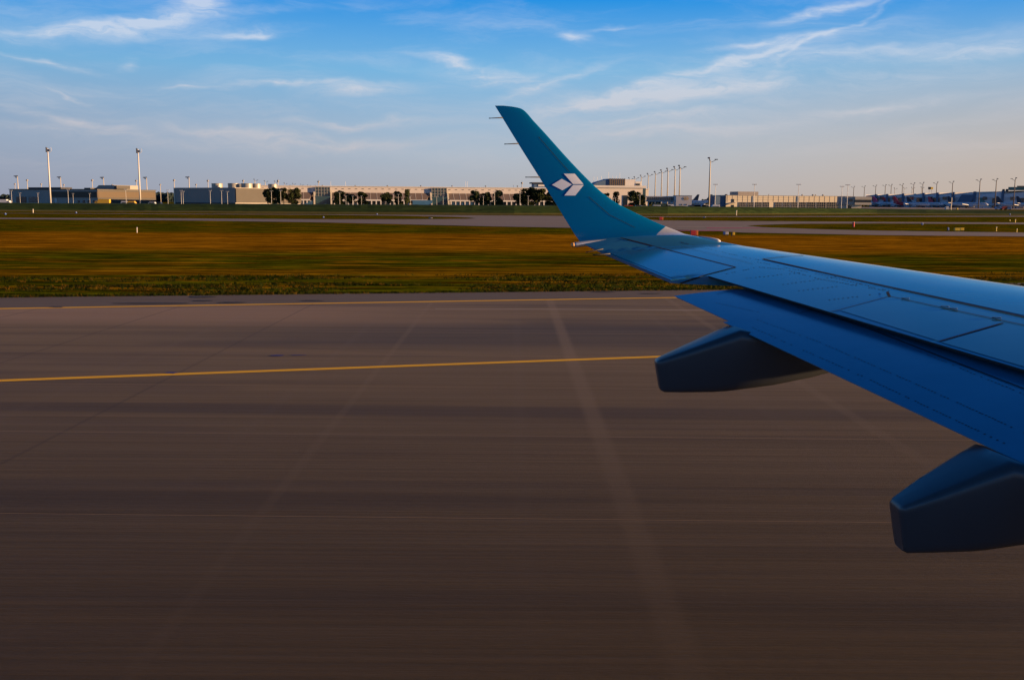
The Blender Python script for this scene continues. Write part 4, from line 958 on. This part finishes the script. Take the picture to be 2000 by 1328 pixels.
m = MB(); m.box(-3.5*k, -1*k, -.2, .2, .3*k, 2*k); m.box(2.5*k, 5.5*k, -.2, .2, .3*k, 2*k); m.build('barrier', M['red'], e); m = MB(); m.box(-.98*k, 2.48*k, -.2, .2, .3*k, 2*k); m.build('barrier', M['white'], e)

# vehicles
M['tyre'] = mat('tyre_rubber', (.02, .02, .02), .9, .1)
def van(colm, L=5, h=2.1, truck=False):
    e = empty('van' if not truck else 'truck', (0, 0, 0)); m = MB(); w = .95
    if truck: m.prism([(-L/2, .5), (L/2, .5), (L/2, 1.1), (L/2-.5, 2.3), (L/2-1.7, 2.3), (L/2-1.8, h), (-L/2, h)], -w, w)
    else: m.prism([(-L/2, .45), (L/2, .45), (L/2, 1.0), (L/2-.9, 1.2), (L/2-1.7, h), (-L/2+.3, h), (-L/2, 1.3)], -w, w)
    m.build('body', colm, e, bevel=.06)
    m = MB(); zz = 1.3 if not truck else 1.5; m.box(-L/2+.5 if not truck else L/2-1.5, L/2-1.6 if not truck else L/2-.7, -w-.02, w+.02, zz, zz+.5); m.build('window', M['dglass'], e)
    for x in (-L/2+.9, L/2-.95):
        for y in (-w, w): m = MB(); m.tube([(x, y-.1, .35), (x, y+.1, .35)], .35, 12); m.build('wheel', M['tyre'], e)
    return e
cols = {'yellow': mat('yellow_truck_paint', (.8, .45, .03), .4, .05), 'red': mat('red_car_paint', (.5, .05, .03), .35, .05), 'white': mat('white_car_paint', (.7, .7, .68), .35, .05), 'dark': mat('dark_car_paint', (.03, .035, .05), .3, .05), 'blue': mat('blue_car_paint', (.05, .15, .4), .35, .05), 'green': mat('green_truck_paint', (.03, .06, .04), .5, .05)}
VV = [(206, 395, 500, 'yellow', 1, 7.5, 3.2, 'yellow truck before the right corner of the left hangar'), (265, 396, 480, 'yellow', 0, 5, 2.4, 'yellow van at the foot of the tall white mast'), (252, 396, 500, 'white', 0, 5, 2.3, 'white van between the hangar and the tall mast'), (15, 394, 500, 'white', 1, 7, 2.8, 'white truck left of the hangar'), (300, 396, 500, 'white', 0, 4.6, 2.0, 'white van before the dark woods right of the mast'), (312, 396, 505, 'dark', 0, 4.5, 2, 'dark van before the dark woods right of the mast'),
      (1218, 400, 430, 'red', 0, 4.4, 2.1, 'red van just right of the winglet'), (1229, 400, 432, 'red', 0, 4.4, 2.1, 'second red van right of the winglet, beside the round tree'), (1240, 400, 436, 'dark', 0, 4.4, 2.2, 'dark van under the big round tree at the terminal end'), (1251, 400, 430, 'white', 0, 5, 2.0, 'white van at the left foot of the glass bridge'), (1275, 400, 430, 'white', 0, 5, 2.3, 'white van under the glass bridge'),
      (1289, 400, 440, 'green', 1, 8, 2.9, 'dark green truck under the glass bridge'), (1306, 400, 440, 'white', 0, 5, 2.6, 'pale van under the right end of the glass bridge'), (1365, 401, 450, 'blue', 1, 7, 2.6, 'blue truck between the white block and the lone mast'), (1375, 402, 450, 'white', 0, 5, 2.5, 'white van left of the lone tall mast'), (1390, 402, 460, 'white', 0, 5, 2.6, 'white van right of the lone tall mast'), (1350, 402, 450, 'dark', 1, 6, 2.5, 'dark truck at the right foot of the white block'),
      (1940, 0, 700, 'blue', 0, 5, 2.2, 'blue van in front of the airliners, leftmost of three'), (1949, 0, 700, 'red', 0, 5, 2.2, 'red van in front of the airliners, between two blue ones'), (1957, 0, 700, 'blue', 0, 5, 2.2, 'blue van in front of the airliners, right of the red one')]
for px, _, D, cn, trk, L, h, lb in VV:
    o = van(cols[cn], L, h, bool(trk)); o.location = ((px-1000)/FPX*D, D, 0); o.rotation_euler.z = random.choice((0, math.pi)); tag(o, lb, 'truck' if trk else 'van')
for k, (px, L_, D) in enumerate(((100, 0, 0),)): pass

# ================================================================== SKY AND SUN
SUN_EL, SUN_AZ = 7.5, 5.5          # azimuth measured from +X towards -Y (degrees)
sun = bpy.data.lights.new('sun', 'SUN'); so = link(bpy.data.objects.new('sun', sun)); sun.energy = 5.0; sun.angle = R(.5); sun.color = (1.0, .62, .32)
sd = Vector((math.cos(R(SUN_EL))*math.cos(R(SUN_AZ)), -math.cos(R(SUN_EL))*math.sin(R(SUN_AZ)), math.sin(R(SUN_EL))))
so.rotation_euler = sd.to_track_quat('Z', 'Y').to_euler()
w = bpy.data.worlds.new('World'); scene.world = w; w.use_nodes = True; t = NT(w.node_tree)
for n in list(t.n): t.n.remove(n)
out = t.n.new('ShaderNodeOutputWorld'); bg = t.n.new('ShaderNodeBackground')
sky = t.n.new('ShaderNodeTexSky'); sky.sky_type = 'NISHITA'; sky.sun_disc = False; sky.sun_elevation = R(SUN_EL); sky.sun_rotation = R(90+SUN_AZ)
sky.air_density = 1.0; sky.dust_density = .8; sky.ozone_density = 2.5
d = t.n.new('ShaderNodeTexCoord').outputs['Generated']; x, y, z = t.sep(d)
az = t.m('ARCTAN2', x, y); el = t.m('ARCSINE', z)
SKYC = [(.0, srgb(180, 177, 180)), (.06, srgb(176, 190, 206)), (.16, srgb(120, 184, 228)), (.245, srgb(28, 146, 229)), (.34, srgb(8, 128, 218)), (.55, srgb(3, 84, 160)), (1, srgb(4, 44, 88))]
g = t.ramp(t.m('DIVIDE', el, math.pi/4, clamp=True), SKYC)
# warmer and greyer towards the sun side, low down
warm = t.m('MULTIPLY', t.smooth(az, -.15, .75), t.m('SUBTRACT', 1, t.smooth(el, .0, .20)))
g = t.mix(t.m('MULTIPLY', warm, .85), g, srgb(206, 180, 156))
cool = t.m('MULTIPLY', t.m('SUBTRACT', 1, t.smooth(az, -.6, .1)), t.m('SUBTRACT', 1, t.smooth(el, .02, .20)))
g = t.mix(t.m('MULTIPLY', cool, .55), g, srgb(118, 136, 172))
def azel(px, py): v = ray(px, py); return math.atan2(v.x, v.y), math.asin(v.z)
warp = t.noise(t.mapping(d, (5, 5, 14)), 1, 5, .6); warp2 = t.noise(t.mapping(d, (5, 5, 14), loc=(7, 3, 1)), 1, 5, .6)
comb = t.n.new('ShaderNodeCombineXYZ'); t.put(comb.inputs[0], t.m('ADD', az, t.m('MULTIPLY', t.m('SUBTRACT', warp, .5), .12))); t.put(comb.inputs[1], t.m('ADD', el, t.m('MULTIPLY', t.m('SUBTRACT', warp2, .5), .05)))
cc = comb.outputs[0]
BL = [(300, 40, 330, 14, -8, .5), (560, 170, 240, 10, -4, .6), (880, 115, 120, 10, 8, .7), (1080, 160, 180, 12, -14, .7), (1400, 130, 420, 12, -14, .5), (1500, 80, 150, 12, -8, .7), (1640, 60, 180, 8, -30, .5), (1250, 235, 350, 14, -3, .6), (700, 240, 260, 14, 0, .5), (120, 235, 240, 12, 8, .5), (600, 280, 500, 18, 0, .4), (1700, 100, 330, 22, -6, .5), (200, 58, 260, 24, -5, .65), (360, 12, 80, 22, -20, .9), (480, 66, 130, 14, -6, .7), (90, 122, 110, 9, 9, .7), (225, 118, 22, 14, -40, .5), (960, 145, 150, 26, 5, .9), (720, 180, 130, 18, -4, .8), (1135, 70, 50, 14, 5, .8), (1560, 95, 260, 24, -13, .45), (1620, 10, 160, 14, -10, .7), (1920, 92, 140, 16, -5, .75),
      (1180, 195, 300, 34, -5, .8), (1470, 170, 320, 34, -7, .5), (480, 258, 260, 18, 3, .5), (1700, 212, 260, 16, -6, .5), (342, 172, 50, 6, 0, .5), (1220, 50, 60, 8, -10, .5), (1300, 260, 400, 24, -2, .5), (90, 250, 200, 16, 0, .35), (110, 185, 90, 8, 20, .4), (1800, 150, 200, 30, -5, .5)]
acc = None
for px, py, rx, ry, an, st in BL:
    a0, e0_ = azel(px, py); k = 1/FPX
    n = t.n.new('ShaderNodeMapping'); n.vector_type = 'TEXTURE'; t.put(n.inputs[0], cc)
    n.inputs['Location'].default_value = (a0, e0_, 0); n.inputs['Rotation'].default_value = (0, 0, R(-an)); n.inputs['Scale'].default_value = (rx*k*1.35, ry*k*1.35, 1)
    gn = t.n.new('ShaderNodeTexGradient'); gn.gradient_type = 'QUADRATIC_SPHERE'; t.put(gn.inputs[0], n.outputs[0])
    v = t.m('MULTIPLY', gn.outputs[1], st*1.5); acc = v if acc is None else t.m('ADD', acc, v)
st1 = t.noise(t.mapping(cc, (5, 34, 1), (0, 0, R(-9))), 1, 9, .62, .4)
st2 = t.noise(t.mapping(cc, (26, 120, 1), (0, 0, R(-14)), (3, 2, 0)), 1, 8, .7, .6)
wis = t.m('MULTIPLY_ADD', st2, .45, t.m('MULTIPLY', st1, .75))
wisp = t.smooth(wis, .38, .84)
cl = t.m('MULTIPLY', acc, t.m('MULTIPLY_ADD', wisp, 1.5, .10), clamp=True)
amb = t.m('MULTIPLY', t.smooth(st1, .42, .80), t.m('MULTIPLY', t.smooth(el, .01, .05), .45))
cl = t.m('MAXIMUM', cl, amb)
cl = t.m('MULTIPLY', cl, t.m('SUBTRACT', 1, t.smooth(el, .2, .5)), clamp=True)
ccol = t.mix(t.smooth(el, .02, .17), srgb(214, 200, 198), srgb(226, 230, 240))
g = t.mix(t.m('MULTIPLY', cl, .66), g, ccol)
# blend the physical sky with the measured hue; both depend on direction only
t.put(bg.inputs[0], t.mix(.95, t.mix(1, sky.outputs[0], (.13, .13, .13), 'MULTIPLY'), g)); bg.inputs[1].default_value = .5
t.l.new(bg.outputs[0], out.inputs[0])
scene.view_settings.view_transform = 'Standard'; scene.view_settings.look = 'None'; scene.view_settings.exposure = 1.0; scene.view_settings.gamma = 1
scene.cycles.max_bounces = 6
